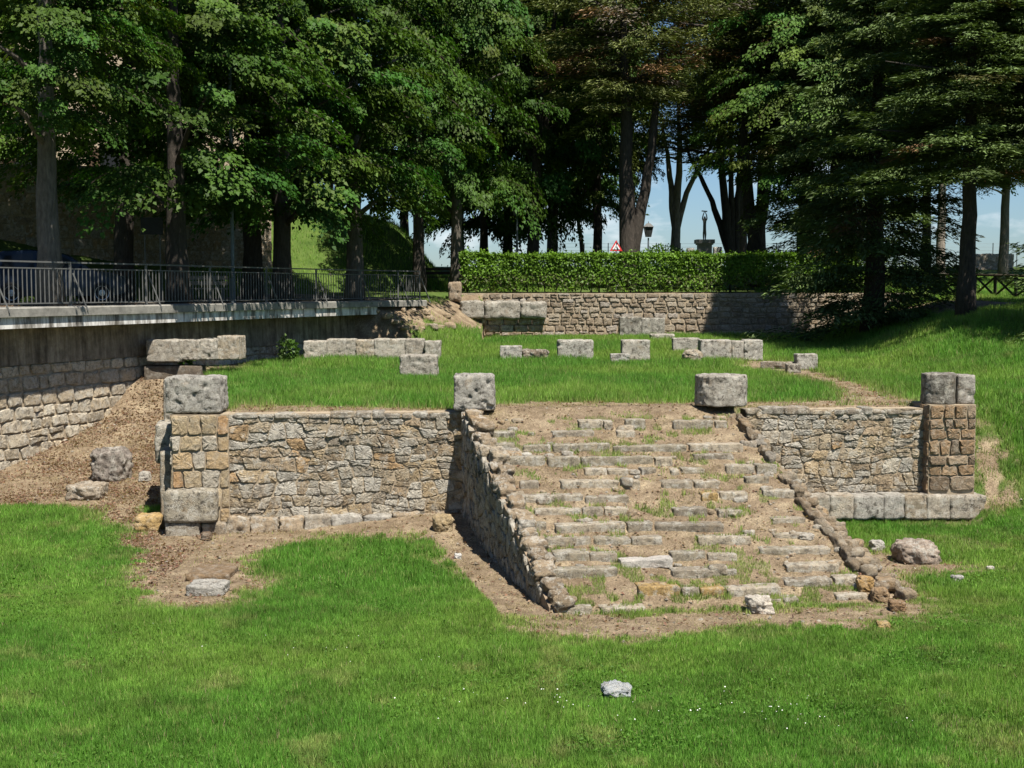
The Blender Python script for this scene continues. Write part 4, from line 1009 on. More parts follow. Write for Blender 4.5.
tree('conifer_tree', 1052, 47, .33, 'C1', 3.8, 165, 20, 'conifer at the right edge of the view beside the wooden fence', GC, limbs=3, seed=27, rot=5)
tree('conifer_tree', 1138, 40.5, .33, 'C2', 3.9, 345, 16, 'conifer standing just beyond the right edge, one low bough reaching into view', GC, limbs=3, seed=28, rot=2)
GB = 'trees filling the background'
FILL = [(-60, 47, 'B2', 5, 150, 'dense tree beyond the left edge above the dark stone wall'), (330, 74, 'B1', 6, 165, 'dense tree on top of the grassy bank'),
        (405, 84, 'B3', 6, 170, 'far tree above the right end of the bank'), (552, 92, 'B2', 6, 130, 'far leafy tree high above the lantern'),
        (631, 90, 'B1', 6.5, 95, 'far tree crown over the pale trunked pine'), (742, 86, 'C1', 4.5, 110, 'far dark conifer crown high above the statue'),
        (850, 82, 'B3', 6, 150, 'far tree crown behind the big conifer'), (925, 86, 'B2', 6, 170, 'far tree crown over the pale straight trunk'),
        (1040, 80, 'B1', 5, 130, 'far tree crown at the right edge'), (460, 95, 'B1', 6.5, 150, 'far tree crown behind the tree by the hedge end'),
        (230, 66, 'B2', 6, 130, 'dense tree standing above the dark stone wall'), (20, 66, 'B3', 6, 20, 'dense tree behind the pale building, far left'),
        (760, 88, 'B3', 6, 95, 'far broad crown behind the crossing trunks')]
for k, (px, Y, key, rr, py, lb) in enumerate(FILL): tree('broadleaf_tree' if key[0] != 'C' else 'conifer_tree', px, Y, .32, key, rr, py, max(24, Z(-40, Y)), lb, GB, seed=40 + k, limbs=4)

# ------------------------------------------------------------------ hedge
def hedge():
    g = np.random.default_rng(3); p0 = np.array([X(464, 58.2), 58.2]); p1 = np.array([X(860, 59.8), 59.8]); d = p1 - p0; L = np.linalg.norm(d); d /= L; n = np.array([d[1], -d[0]])
    e = empty('hedge', ((p0 + p1)[0] / 2, (p0 + p1)[1] / 2, 4.6), 'long clipped bright green laurel hedge on top of the back wall', 'hedge')
    Nn = 46000; s = g.uniform(-.1, L + .1, Nn); face = g.choice(3, Nn, p=[.52, .36, .12]); hh = 1.62
    k = np.where(face == 0, .62 + g.normal(0, .05, Nn) - np.abs(g.normal(0, .1, Nn)), np.where(face == 2, -.6 + g.normal(0, .06, Nn), g.uniform(-.6, .64, Nn)))
    z = np.where(face == 1, hh + g.normal(0, .05, Nn) - np.abs(g.normal(0, .08, Nn)), g.uniform(0.02, hh, Nn))
    wob = (fbm(s * .8, z * 1.2, 7) - .5) * .28; k = k + wob * (face == 0); z = z + ((fbm(s * .7, k, 8) - .5) * .34 + np.where(g.uniform(size=Nn) < .03, g.uniform(0, .22, Nn), 0)) * (z > hh * .8)
    end = g.uniform(size=Nn) < .03; s = np.where(end, g.normal(0, .08, Nn), s)
    keep = (face != 0) | (z > .35) | (fbm(s * 2.5, z * 2.5, 15) > .45)
    s, k, z, face = s[keep], k[keep], z[keep], face[keep]; Nn = len(s)
    C = np.stack([p0[0] + d[0] * s + n[0] * k, p0[1] + d[1] * s + n[1] * k, 4.84 + z], 1)
    nn = np.where((face == 1)[:, None], [0, 0, 1.], np.where((face == 0)[:, None], [n[0], n[1], .55], [-n[0], -n[1], .5])) + g.normal(0, .5, (Nn, 3))
    D = g.normal(0, .6, (Nn, 3)) + [0, 0, .45]; Ls = g.uniform(.09, .16, Nn)
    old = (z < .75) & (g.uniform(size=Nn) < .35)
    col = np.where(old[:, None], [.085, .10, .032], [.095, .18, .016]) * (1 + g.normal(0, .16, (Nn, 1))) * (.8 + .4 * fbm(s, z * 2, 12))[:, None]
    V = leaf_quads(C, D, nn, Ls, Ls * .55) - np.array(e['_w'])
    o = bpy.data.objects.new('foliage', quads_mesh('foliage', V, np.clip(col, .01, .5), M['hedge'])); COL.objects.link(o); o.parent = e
    r = random.Random(4)
    for i in range(24):
        s_ = (i + r.random()) * L / 24; k_ = r.uniform(-.4, .4); b = np.array([*(p0 + d * s_ + n * k_), 4.75]); mb = MB()
        mb.tube([b, b + [r.gauss(0, .1), r.gauss(0, .1), .7], b + [r.gauss(0, .2), r.gauss(0, .2), 1.35]], [.03, .022, .008], 5, (.1, .08, .06)); mb.build('stem', M['bark_dark'], e)
hedge()
def bush(px, pyb, Y, w, h, n, label, cat='bush', col=(.06, .12, .02), leaf=.13, name='bush', z=None, group=None):
    g = np.random.default_rng(int(px)); x = X(px, Y); zb_ = hz(x, Y) if z is None else z
    q = g.normal(size=(n, 3)); q = unit(q) * g.uniform(.3, 1, (n, 1)) ** .5; C = q * [w / 2, w / 2, h / 2] + [0, 0, h * .52]
    D = unit(q) + [0, 0, .3] + g.normal(0, .5, (n, 3)); nn = unit(q) + [0, 0, .6] + g.normal(0, .4, (n, 3)); L = g.uniform(.7, 1.3, n) * leaf
    o = bpy.data.objects.new(name, quads_mesh(name, leaf_quads(C, D, nn, L, L * .55), np.clip(np.array(col) * (1 + g.normal(0, .2, (n, 1))), .01, .5), M['hedge'])); COL.objects.link(o)
    o.location = (x, Y, zb_); tag(o, label, cat, group)
bush(663, 255, 63.5, 2.6, 2.1, 1800, 'rounded bright bush rising behind the hedge beside the double trunk')
bush(186, 298, 39.3, .5, .7, 130, 'small leafy weed sprouting at a trunk foot behind the railing, left', 'weed', name='weed', leaf=.15)
bush(288, 298, 44.0, .7, .75, 200, 'larger leafy weed sprouting at a trunk foot behind the railing middle', 'weed', name='weed', leaf=.15)
bush(283, 335, 43.6, .5, .9, 90, 'tall weed growing at the base of the retaining wall', 'weed', name='weed', z=2.6, leaf=.12, col=(.07, .11, .03))

# ------------------------------------------------------------------ park furniture
def statue():
    Y = 86; x = X(704, Y); z = hz(x, Y)
    e = empty('statue', (x, Y, z), 'standing figure statue with raised arms on a block pedestal against the sky', 'statue')
    zt = Z(240, Y); mb = MB(); mb.box((x, Y, (z + zt) / 2 - .1), (.42, .42, (zt - z) / 2 - .1)); mb.box((x, Y, z + .2), (.7, .7, .3)); mb.build('pedestal', M['pedestal'], e)
    mb = MB(); mb.box((x, Y, zt - .1), (.58, .58, .12)); mb.box((x, Y, zt - .26), (.5, .5, .05)); mb.build('cap', M['pedestal'], e)
    me = bpy.data.meshes.new('figure')
    J = [(0, 0, 1.05, .19, .14), (0, 0, 1.35, .17, .13), (0, 0, 1.62, .22, .15), (0, 0, 1.78, .08, .08), (0, 0, 1.98, .12, .13), (-.1, 0, .55, .11, .11), (-.09, .02, .06, .07, .07), (.1, -.03, .55, .11, .11), (.08, -.02, .06, .07, .07),
         (-.24, 0, 1.74, .08, .08), (-.17, -.05, 2.06, .06, .06), (-.03, 0, 2.36, .04, .04), (.24, 0, 1.74, .08, .08), (.19, 0, 2.05, .06, .06), (.04, 0, 2.34, .04, .04), (-.10, -.14, .02, .05, .04), (.1, -.16, .02, .05, .04)]
    Ed = [(0, 1), (1, 2), (2, 3), (3, 4), (0, 5), (5, 6), (0, 7), (7, 8), (2, 9), (9, 10), (10, 11), (2, 12), (12, 13), (13, 14), (6, 15), (8, 16)]
    me.from_pydata([(a, b, c) for a, b, c, _, _ in J], Ed, [])
    o = bpy.data.objects.new('figure', me); COL.objects.link(o); o.modifiers.new('skin', 'SKIN')
    for i, j in enumerate(J): me.skin_vertices[0].data[i].radius = (j[3], j[4]); me.skin_vertices[0].data[i].use_root = (i == 0)
    o.parent = e; o.scale = (.62, .72, .76); o.location = (0, 0, zt - z); me.materials.append(M['bronze'])
    s = o.modifiers.new('sub', 'SUBSURF'); s.levels = 2; s.render_levels = 2
    mb = MB(); mb.bar((x - .2, Y, zt + 1.83), (x + .16, Y, zt + 1.80), .06, .07); mb.build('held_object', M['bronze'], e)
statue()
for px, w, lb in ((690, .9, 'low grey stone block left of the statue pedestal'), (717, 1.0, 'low grey stone block right of the statue pedestal')):
    Y = 84; x = X(px, Y); z = hz(x, Y); zt = Z(248 if px < 700 else 247, Y)
    block('stone_block', (x, Y, z), (w / 2 * 1.0, .6, zt - z), lb, 'stone block', 'blocks flanking the statue', mat='stone_grey', col=(.2, .2, .19), rr=.05, seed=px, sink=0, n=6)
def lantern(px, Y, pytop, label):
    x = X(px, Y); z = hz(x, Y); zt = Z(pytop, Y); e = empty('street_lamp', (x, Y, z), label, 'street lamp', 'old street lanterns')
    mb = MB(); mb.tube([(x, Y, z), (x, Y, z + .6), (x, Y, z + .62), (x, Y, zt - .95)], [.12, .11, .06, .045], 8); mb.build('pole', M['post'], e)
    def ring(z_, w): return [(x + a * w, Y + b * w, z_) for a, b in ((-1, -1), (1, -1), (1, 1), (-1, 1))]
    mb = MB(); mb.add(ring(zt - .9, .14) + ring(zt - .3, .25), [[0, 1, 5, 4], [1, 2, 6, 5], [2, 3, 7, 6], [3, 0, 4, 7], [0, 3, 2, 1]]); mb.build('lantern_glass', M['lampglass'], e)
    mb = MB(); mb.add(ring(zt - .3, .31) + ring(zt - .08, .1) , [[0, 1, 5, 4], [1, 2, 6, 5], [2, 3, 7, 6], [3, 0, 4, 7], [0, 3, 2, 1], [4, 5, 6, 7]]); mb.tube([(x, Y, zt - .08), (x, Y, zt + .05)], [.04, .01], 6)
    for a, b in zip(ring(zt - .9, .15), ring(zt - .3, .26)): mb.bar(a, b, .03)
    mb.build('lantern_cap', M['iron'], e)
lantern(517, 66, 197, 'old street lantern in the shade left of the forked trunk')
lantern(648, 82, 222, 'street lantern just right of the double trunked cedar')
lp = empty('lamp_post', (X(233, 43.5), 43.5, 4.5), 'plain bluish grey pole behind the railing, left of the trunk pair', 'pole')
mb = MB(); x = X(233, 43.5); mb.tube([(x, 43.5, 4.5), (x, 43.5, 5.3), (x, 43.5, 5.32), (x, 43.5, 12)], [.09, .085, .06, .05], 10); mb.build('shaft', M['post'], lp)
mb = MB(); mb.bar((x, 43.5, 12), (x + 1.2, 43.3, 12.25), .06); mb.box((x + 1.4, 43.3, 12.27), (.3, .12, .06)); mb.build('lamp_arm', M['post'], lp)
# warning sign
Y = 60.9; x = X(616, Y); z = hz(x, Y); e = empty('road_sign', (x, Y, z), 'triangular red and white warning sign beside the double trunk', 'road sign')
zb_, zt = Z(251, Y), Z(240, Y); mb = MB(); mb.tube([(x, Y + .06, z), (x, Y + .06, zt - .05)], [.03, .03], 6); mb.build('pole', M['wire'], e)
def tri(mb, s, y, th):
    cz = zb_ + (zt - zb_) * .4; a = (zt - zb_) * s; V = [(x + q * a, y + w, cz + h * a) for w in (0, th) for q, h in ((-.58, -.4), (.58, -.4), (0, .6))]
    mb.add(V, [[0, 1, 2], [5, 4, 3], [0, 3, 4, 1], [1, 4, 5, 2], [2, 5, 3, 0]])
mb = MB(); tri(mb, 1, Y, .03); mb.build('red_border', M['red'], e); mb = MB(); tri(mb, .62, Y - .012, .01); mb.build('white_face', M['white'], e)
mb = MB(); cz = zb_ + (zt - zb_) * .36
mb.bar((x - .09, Y - .02, cz - .1), (x + .02, Y - .02, cz + .12), .05, .012); mb.bar((x + .1, Y - .02, cz - .1), (x + .02, Y - .02, cz + .04), .05, .012); mb.box((x + .03, Y - .02, cz + .17), (.035, .006, .035)); mb.build('symbol', M['black'], e)
# wire fence on the cliff edge
e = empty('wire_fence', (X(700, 93), 93, 6.3), 'thin wire mesh fence with slim posts along the cliff edge behind the statue', 'fence')
mbw = MB(); prev = None
for k, px in enumerate(range(560, 1020, 24)):
    Y = 93 + (k % 2) * .1; x = X(px, Y); z = hz(x, Y); zt = max(Z(243, Y), z + 1.2)
    mb = MB(); mb.tube([(x, Y, z), (x, Y, zt)], [.035, .035], 6); mb.build('post', M['post'], e)
    q = np.array([x, Y, z])
    if prev is not None:
        for t in np.linspace(.15, .97, 7): mbw.bar(prev[0] + [0, 0, (prev[1] - prev[0][2]) * t], q + [0, 0, (zt - z) * t], .012)
    prev = (q, zt)
mbw.build('wires', M['wire'], e)
# wooden cross-braced fence
W0, W1 = np.array([X(903, 60), 60.]), np.array([X(1060, 51), 51.])
e = empty('wooden_fence', (*((W0 + W1) / 2), 4.6), 'dark wooden fence with crossed braces at the right under the conifers', 'fence')
npst = 9; PP = []
for k in range(npst):
    q = W0 + (W1 - W0) * k / (npst - 1); z = hz(*q); PP.append(np.array([q[0], q[1], z]))
    mb = MB(); mb.tube([(q[0], q[1], z - .1), (q[0], q[1], z + .98)], [.07, .065], 8); mb.build('post', M['wood'], e)
for a, b in zip(PP[:-1], PP[1:]):
    mb = MB(); mb.tube([a + [0, 0, .93], b + [0, 0, .93]], [.055, .055], 8); mb.build('top_rail', M['wood'], e)
    for s in (0, 1):
        p, q = (a, b) if s else (b, a); mb = MB(); mb.tube([p + [0, .03 * s, .1], q + [0, .03 * s, .86]], [.045, .045], 7); mb.build('brace', M['wood'], e)
# far low wall at the right
block('ruined_wall', (X(992, 88), 88, hz(X(992, 88), 88)), (2.6, .5, 1.1), 'low broken pale wall on the far grass near the right edge', 'wall', mat='stone', col=(.33, .27, .2), rr=.08, seed=303, sink=.1, amp=.08)
# info board
Y = 44.5; xa, xb = X(143, Y), X(163, Y); z = hz((xa + xb) / 2, Y); e = empty('notice_board', ((xa + xb) / 2, Y, z), 'dark square board on two thin legs beyond the railing', 'notice board')
mb = MB(); mb.box(((xa + xb) / 2, Y, Z(226, Y)), ((xb - xa) / 2 + .03, .03, .28)); mb.build('panel', M['board'], e)
for q in (xa + .08, xb - .08): mb = MB(); mb.tube([(q, Y + .04, z), (q, Y + .04, Z(226, Y) + .2)], [.025, .025], 6); mb.build('leg', M['iron'], e)
def bench(px, Y, L, rz, label, mat='benchwood'):
    x = X(px, Y); z = hz(x, Y) + .03; e = empty('park_bench', (x, Y, z), label, 'bench', 'park benches'); c, s = math.cos(rz), math.sin(rz); ax = np.array([[c, s, 0], [-s, c, 0], [0, 0, 1]])
    mb = MB(); 
    for k in (-.17, 0, .17): mb.box(np.array([0, k, .43]) @ ax + [x, Y, z], (L / 2, .07, .02), ax)
    mb.build('seat', M[mat], e); mb = MB()
    for k in (.62, .8): mb.box(np.array([0, .27, k]) @ ax + [x, Y, z], (L / 2, .02, .065), ax)
    mb.build('backrest', M[mat], e)
    for k in (-1, 1):
        mb = MB(); mb.box(np.array([k * L * .4, 0, .2]) @ ax + [x, Y, z], (.03, .2, .205), ax); mb.bar(np.array([k * L * .4, .24, .4]) @ ax + [x, Y, z], np.array([k * L * .4, .295, .88]) @ ax + [x, Y, z], .04); mb.build('leg', M['iron'], e)
bench(208, 46, 1.3, R(8), 'pale wooden bench seen through the railing left of the trunk pair')
bench(437, 62.5, 1.5, R(-10), 'dark bench between the railing end and the hedge', 'wood')
Y = 56.2; p = (X(455, Y), Y, 4.5); block('stone_bollard', p, (.55, .5, .8), 'squat brown stone post at the railing end before the straight trunk', 'bollard', mat='stone_brown', col=(.3, .23, .16), rr=.1, seed=77, sink=.05)

# ------------------------------------------------------------------ upper wall, ramp and building on the left
def seg_wall(p0, p1, zb0, h0, h1, seed, label):
    e = empty('upper_wall', (p0[0], p0[1], zb0), label, 'wall'); d = np.array(p1) - p0; L = np.linalg.norm(d); d = d / L; n = np.array([d[1], -d[0]]); r = random.Random(seed)
    mp = lambda s, z, k: np.array([*(np.array(p0) + d * s + n * k), zb0 + z * (h0 + (h1 - h0) * s / L) / h0])
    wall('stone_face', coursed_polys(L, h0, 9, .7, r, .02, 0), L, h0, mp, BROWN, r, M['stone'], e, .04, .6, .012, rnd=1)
    mb = MB(); mb.add([mp(s, h0, k) + [0, 0, z] for s in (0, L) for (k, z) in ((.12, .003), (.12, .16), (-.7, .16), (-.7, .003))], [[0, 1, 5, 4], [1, 2, 6, 5], [2, 3, 7, 6], [3, 0, 4, 7], [0, 3, 2, 1], [4, 5, 6, 7]]); mb.build('coping', M['concrete'], e)
    e2 = empty('upper_railing', (p0[0], p0[1], zb0 + h0), 'thin dark iron railing on top of the shaded upper stone wall', 'railing')
    for k in range(8):
        s = L * (k + .5) / 8; q = mp(s, h0, -.3) + [0, 0, .16]; mb = MB(); mb.tube([q, q + [0, 0, 1.0]], [.025, .025], 6); mb.build('post', M['iron'], e2)
    mb = MB()
    for z in (.55, 1.0): mb.bar(mp(0, h0, -.3) + [0, 0, z + .16], mp(L, h0, -.3) + [0, 0, z + .16], .035)
    mb.build('rails', M['iron'], e2)
    return mp, L
U0 = (-24.0, 42.5); U1 = (X(272, 60) , 60.0)
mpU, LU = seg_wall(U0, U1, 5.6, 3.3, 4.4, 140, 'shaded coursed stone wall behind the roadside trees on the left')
bl = empty('pale_building', (-22, 62, 8), 'pale ochre plastered building glimpsed between the leaves at far left', 'building')
b0 = np.array([-22., 62., 7.5]); ax = np.array([[.93, .37, 0], [-.37, .93, 0], [0, 0, 1]])
mb = MB(); mb.box(b0 + [0, 0, 5], (9, 5, 6), ax); mb.build('wall', M['plaster'], bl)
for i in range(5):
    for j in range(2):
        q = b0 + np.array([-7 + 3.4 * i, -5.02, 2.6 + 3.4 * j]) @ ax; mb = MB(); mb.box(q, (.5, .05, .85), ax); w = mb.build('window', M['window_dark'], bl)
        mb = MB()
        for sx in (-.78, .78): mb.box(q + np.array([sx, -.04, 0]) @ ax, (.26, .035, .88), ax)
        k = mb.build('shutter', M['shutter'], bl)
mb = MB(); V = [np.array(q) @ ax + b0 for q in ((-9.5, -5.5, 11), (9.5, -5.5, 11), (9.5, 5.5, 11), (-9.5, 5.5, 11), (-9.5, 0, 13), (9.5, 0, 13))]
mb.add(V, [[0, 1, 5, 4], [2, 3, 4, 5], [0, 4, 3], [1, 2, 5], [0, 3, 2, 1]]); mb.build('roof', M['roof'], bl)

# ------------------------------------------------------------------ parked car
def car():
    Y0 = 39.0; x0 = X(50, Y0); z = 4.56; th = R(32)
    e = empty('parked_car', (x0, Y0, z), 'dark blue hatchback parked behind the railing at the far left', 'car')
    c, s = math.cos(th), math.sin(th); ax = np.array([[c, s, 0], [-s, c, 0], [0, 0, 1]]); T = lambda v: np.asarray(v, float) @ ax + [x0, Y0, z]
    def prism(prof, hw, taper=None):
        V = []; n = len(prof)
        ws = [(-hw, 1), (-hw + .07, 1.0), (hw - .07, 1.0), (hw, 1)]
        for wi, (w, _) in enumerate(ws):
            for (a, b) in prof:
                k = .965 if wi in (0, 3) else 1
                cx_, cz_ = 0, .6; tw = w * (1 - max(0, b - .85) * .22)
                V.append(T((cx_ + (a - cx_) * k, tw, cz_ + (b - cz_) * k)))
        Fc = [[wi * n + i, wi * n + (i + 1) % n, (wi + 1) * n + (i + 1) % n, (wi + 1) * n + i] for wi in range(3) for i in range(n)] + [list(range(n))[::-1], list(range(3 * n, 4 * n))]
        return V, Fc
    body = [(-1.98, .35), (-2.02, .6), (-2.0, .88), (-1.9, 1.0), (-1.62, 1.38), (-1.4, 1.47), (-.7, 1.52), (.0, 1.48), (.3, 1.4), (1.0, .98), (1.7, .86), (1.95, .72), (2.0, .5), (1.95, .28), (1.65, .2), (-1.7, .2)]
    mb = MB(); mb.add(*prism(body, .86)); mb.build('body', M['carpaint'], e)
    for sd_ in (-1, 1):
        for pr in ([(-1.5, 1.0), (-1.38, 1.33), (-.62, 1.42), (-.62, .98)], [(-.54, .98), (-.54, 1.42), (.0, 1.39), (.26, 1.3), (.72, 1.0)]):
            V = [T((a, sd_ * (.872 - max(0, b - .85) * .2 + w), b)) for w in (-.05, 0.0) for (a, b) in pr]; n = len(pr)
            mb = MB(); mb.add(V, [list(range(n)), list(range(n, 2 * n))[::-1]] + [[i, (i + 1) % n, n + (i + 1) % n, n + i] for i in range(n)]); mb.build('side_window', M['carglass'], e)
    def quad(a, b, w, name, mat, o=.02):
        a, b = np.array(a), np.array(b); t = b - a; nn = np.array([-t[1], t[0]]) / np.linalg.norm(t) * o
        V = [T((q[0], k * w, q[1])) for q in (a, b, b + nn, a + nn) for k in (-1, 1)]
        mb = MB(); mb.add(V, [[0, 1, 3, 2], [4, 5, 7, 6], [2, 3, 5, 4], [0, 1, 7, 6], [0, 2, 4, 6], [1, 3, 5, 7]]); mb.build(name, M[mat], e)
    quad((.95, 1.03), (.36, 1.4), .68, 'windscreen', 'carglass', .012); quad((-1.64, 1.36), (-1.88, 1.04), .62, 'rear_window', 'carglass', .03)
    for k in (-1, 1):
        mb = MB(); mb.box(T((-1.97, k * .7, .86)), (.06, .12, .12), ax); mb.build('tail_light', M['redlamp'], e)
        mb = MB(); mb.box(T((1.86, k * .62, .72)), (.1, .16, .07), ax); mb.build('headlight', M['lampglass'], e)
        mb = MB(); mb.box(T((.72, k * .93, 1.02)), (.06, .09, .06), ax); mb.build('mirror', M['carpaint'], e)
    for wx in (-1.25, 1.25):
        for k in (-1, 1):
            def lathe(prof, name, mat, par):
                V, Fc = [], []; n = 24
                for (rr, yy) in prof:
                    for i in range(n): t = 2 * math.pi * i / n; V.append(T((wx + rr * math.cos(t), k * yy, .3 + rr * math.sin(t))))
                m = len(prof)
                for a in range(m - 1):
                    for i in range(n): Fc.append([a * n + i, a * n + (i + 1) % n, a * n + n + (i + 1) % n, a * n + n + i])
                mb = MB(); mb.add(V, Fc + [list(range(n)), list(range((m - 1) * n, m * n))[::-1]]); o = mb.build(name, M[mat], e); return o
            t = lathe([(.22, .66), (.30, .68), (.315, .72), (.315, .82), (.30, .86), (.21, .872)], 'wheel', 'tyre', e)
            rm = lathe([(.2, .8), (.205, .875), (.17, .868), (.05, .874), (.04, .885)], 'rim', 'rim', e); rm.parent = t
            for i in range(5):
                pass
car()

# ------------------------------------------------------------------ grass
def grass():
    g = np.random.default_rng(12); parts = []
    def zone(n, x0, x1, y0, y1, hmin, hmax, wid, fn=None, fr=None):
        y = g.uniform(y0, y1, n); x = g.uniform(x0, x1, n)
        vis = np.abs(x) < .385 * y + .7
        x, y = x[vis], y[vis]
        if fn is not None: m = fn(x, y); x, y = x[m], y[m]
        bare = dirt(x, y); keep = g.uniform(size=len(x)) > np.clip(bare * 1.02 - .02, 0, .995); x, y, bare = x[keep], y[keep], bare[keep]
        z = H(x, y); lush = fbm(x * .55, y * .55, 77, 4); tuft = .5 * fbm(x * 3.1, y * 3.1, 78, 2) + .5 * vnoise(x * 8, y * 8, 79) ** 1.5
        h = (hmin + (hmax - hmin) * np.clip(lush * 1.6 - .3, 0, 1)) * g.uniform(.55, 1.2, len(x)) * (.55 + .9 * tuft) * (1 - .5 * bare)
        parts.append((x, y, z, h, np.full(len(x), wid) * g.uniform(.7, 1.4, len(x)), lush, bare))
    def lawn(x, y):
        rel = (x - A[0]) * NF[0] + (y - A[1]) * NF[1]; u, v = stair_uv(x, y)
        s_ = (x - A[0]) * E1[0] + (y - A[1]) * E1[1]
        return ((rel > .1) | (s_ < -.5) | (s_ > LF + .1)) & (edge_dist(x, y) < .4) & ~((u > -.09) & (u < 0.01) & (v > 0.03) & (v < 1))
    zone(1150000, -11.5, 12.5, 13.4, 22, .05, .15, .013, lawn); zone(540000, -13, 13, 22, 31.5, .06, .15, .017, lawn)
    def ter(x, y):
        rel = (x - A[0]) * NF[0] + (y - A[1]) * NF[1]; r = edge_dist(x, y)
        left = x < A[0] + (A[1] - y) * .19 + .3
        return (rel < -.42) & (r < .4) & (~left | (y > 38.5))
    zone(420000, -12, 21, 28, 40, .10, .26, .017, ter); zone(330000, -9, 23, 40, 58, .12, .28, .022, ter)
    def up(x, y): return (edge_dist(x, y, RAIL) > 8.5) | (x > 12)
    zone(120000, -24, 27, 55, 78, .12, .26, .03, lambda x, y: (edge_dist(x, y) > 1.2) & up(x, y))
    n = 400000; yy = g.uniform(18, 39, n); xx = g.uniform(-13, 13, n); bd = dirt(xx, yy); k = (bd > .2) & (g.uniform(size=n) < .25 + .75 * (fbm(xx * 1.2, yy * 1.2, 333) > .52)) & (np.abs(xx) < .4 * yy); xx, yy = xx[k], yy[k]; n = len(xx)
    parts.append((xx, yy, H(xx, yy), g.uniform(.008, .05, n), g.uniform(.006, .013, n), np.zeros(n), np.full(n, 9.)))
    x, y, z, h, w, lush, bare = [np.concatenate(q) for q in zip(*parts)]
    dead = bare > 5; bare = np.where(dead, 0, bare)
    n = len(x); a = g.uniform(0, 2 * math.pi, n); ln = np.where(dead, g.uniform(.04, .14, n), np.abs(g.normal(0, .42, n)) * h); b = g.uniform(0, 2 * math.pi, n)
    base = np.stack([x, y, z - .012], 1); sd_ = np.stack([np.cos(a) * w, np.sin(a) * w, np.zeros(n)], 1)
    tip = base + np.stack([np.cos(b) * ln, np.sin(b) * ln, h + .012], 1)
    V = np.stack([base - sd_ * .5, base + sd_ * .5, tip], 1)
    hue = fbm(x * .28, y * .28, 130, 4); pat = fbm(x * 1.9, y * 1.9, 140, 4)
    c1, c2, c3 = np.array((.100, .228, .030)), np.array((.190, .302, .050)), np.array((.28, .29, .10))
    k = np.clip((hue - .35) * 2.6, 0, 1)[:, None]; col = c1 * (1 - k) + c2 * k
    dry = np.clip((pat - .62) * 2.6, 0, .7) + .75 * (g.uniform(size=n) < .05) + bare * .8; dry = np.clip(dry, 0, 1)[:, None]
    col = col * (1 - dry) + c3 * dry; col = col * g.uniform(.65, 1.35, (n, 1)) * (.52 + .62 * fbm(x * 2.3, y * 2.3, 151, 3) + .34 * vnoise(x * 9, y * 9, 153))[:, None]
    straw = ((g.uniform(size=n) < .012 + bare * .12) | dead)[:, None]; col = np.where(straw, np.array((.34, .27, .16)) * g.uniform(.4, 1.2, (n, 1)), col)
    o = bpy.data.objects.new('grass', quads_mesh('grass', V, np.clip(col, .005, .6), M['grass'], 3)); COL.objects.link(o)
    tag(o, 'short bright green grass covering the lawn, terrace and slopes', 'grass', kind='stuff')
    # broad leaved lawn weeds and daisies
    m = 60000; xx = g.uniform(-9, 10, m); yy = g.uniform(13.5, 27, m); ok = (fbm(xx * .9, yy * .9, 160, 3) > .56) & (dirt(xx, yy) < .3) & lawn(xx, yy) & (np.abs(xx) < .4 * yy); xx, yy = xx[ok], yy[ok]; m = len(xx)
    C = np.stack([xx, yy, H(xx, yy) + g.uniform(.03, .09, m)], 1); L = g.uniform(.025, .06, m)
    q = leaf_quads(C, g.normal(0, 1, (m, 3)) * [1, 1, .3], np.array([0, 0, 1.]) + g.normal(0, .35, (m, 3)), L, L * .6)
    o = bpy.data.objects.new('clover', quads_mesh('clover', q, np.clip(np.array((.07, .15, .02)) * g.uniform(.7, 1.4, (m, 1)), 0, 1), M['grass'])); COL.objects.link(o)
    tag(o, 'low broad leaved clover patches among the lawn grass', 'clover', kind='stuff')
    pts = []
    for (px, py, sp, k) in ((770, 712, 45, 16), (700, 720, 140, 18), (300, 650, 160, 14), (520, 708, 120, 22), (880, 730, 90, 8)):
        for _ in range(k):
            p = hit(px + g.normal(0, sp * .5), min(766, py + g.normal(0, 9))); pts.append(p)
    C = np.array(pts) + [0, 0, .09]; m = len(C); L = g.uniform(.010, .022, m)
    q = leaf_quads(C, g.normal(0, 1, (m, 3)) * [1, 1, .2], np.array([0, -.5, 1.]) + g.normal(0, .3, (m, 3)), L, L)
    o = bpy.data.objects.new('daisies', quads_mesh('daisies', q, np.tile((.72, .72, .66), (m, 1)), M['petal'])); COL.objects.link(o)
    tag(o, 'tiny white daisies dotted through the foreground lawn', 'flowers', kind='stuff')
grass()

def litter():
    g = np.random.default_rng(71); n = 230000; x = g.uniform(-14, 9, n); y = g.uniform(19, 39, n)
    k = (dirt(x, y) > .6) & (g.uniform(size=n) < np.where(x < -6, np.clip(fbm(x * .9, y * .9, 5) * 2.4 - .5, .12, 1), .07)); x, y = x[k], y[k]; n = len(x)
    C = np.stack([x, y, H(x, y) + g.uniform(.012, .04, n)], 1); L = g.uniform(.03, .085, n)
    q = leaf_quads(C, g.normal(0, 1, (n, 3)) * [1, 1, .25], np.array([0, 0, 1.]) + g.normal(0, .35, (n, 3)), L, L * .6)
    pal = np.array([(.16, .085, .058), (.21, .115, .075), (.11, .066, .05), (.29, .20, .14)])
    o = bpy.data.objects.new('leaf_litter', quads_mesh('leaf_litter', q, pal[g.integers(0, 4, n)] * g.uniform(.7, 1.2, (n, 1)), M['grass'])); COL.objects.link(o)
    tag(o, 'dry brown fallen leaves strewn over the bare earth', 'leaf litter', kind='stuff')
litter()

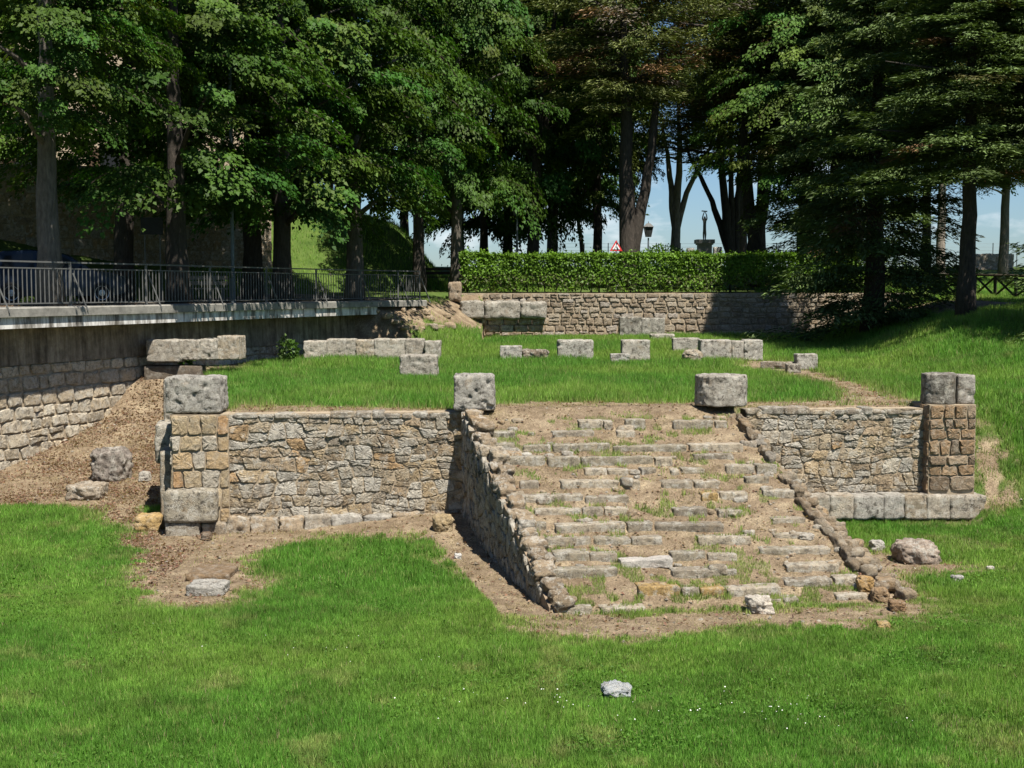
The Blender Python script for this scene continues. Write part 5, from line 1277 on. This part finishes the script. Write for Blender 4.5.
# ------------------------------------------------------------------ light
EL, AZ = R(61), R(31)                   # sun from the right front, high
sun_dir = np.array([math.sin(AZ) * math.cos(EL), -math.cos(AZ) * math.cos(EL), math.sin(EL)])
sl = bpy.data.lights.new('sun', 'SUN'); sl.energy = 5.0; sl.angle = R(.53); sl.color = (1, .95, .87)
so = bpy.data.objects.new('sun', sl); COL.objects.link(so); so.rotation_euler = Vector(-sun_dir).to_track_quat('-Z', 'Y').to_euler(); so.location = (20, -20, 40)
w = bpy.data.worlds.new('World'); scn.world = w; w.use_nodes = True; nt = w.node_tree; bg = nt.nodes['Background']
sky = N(nt, 'ShaderNodeTexSky', sky_type='NISHITA'); sky.sun_disc = False; sky.sun_elevation = EL
sky.sun_rotation = math.atan2(sun_dir[0], sun_dir[1]); sky.altitude = 300; sky.air_density = 1.0; sky.dust_density = .6; sky.ozone_density = 1.4
tc = N(nt, 'ShaderNodeTexCoord'); mp_ = N(nt, 'ShaderNodeMapping'); mp_.inputs['Scale'].default_value = (1, 1, 2.6); mp_.inputs['Location'].default_value = (.31, 0, .0)
nt.links.new(tc.outputs['Generated'], mp_.inputs[0]); cn = noise_node(nt, 6.5, 8, .58, mp_.outputs[0])
cm = ramp(nt, cn.outputs[0], [(.52, (0, 0, 0)), (.66, (.75, .75, .75))]).outputs[0]
sx = N(nt, 'ShaderNodeSeparateXYZ'); nt.links.new(tc.outputs['Generated'], sx.inputs[0])
low = ramp(nt, sx.outputs[2], [(.0, (1, 1, 1)), (.10, (.8, .8, .8)), (.2, (0, 0, 0))]).outputs[0]
cm = mix(nt, 1, cm, low, 'MULTIPLY')
nt.links.new(mix(nt, cm, mix(nt, 1, sky.outputs[0], (.72, .90, 1.12), 'MULTIPLY'), (12, 12.2, 12.6)), bg.inputs[0]); bg.inputs[1].default_value = .05
scn.view_settings.view_transform = 'Standard'; scn.view_settings.look = 'None'; scn.view_settings.exposure = 1.0; scn.view_settings.gamma = 1; scn.view_settings.use_curve_mapping = False
scn.cycles.max_bounces = 6; scn.cycles.transmission_bounces = 3; scn.cycles.diffuse_bounces = 3
for o in bpy.data.objects:
    if '_w' in o: del o['_w']
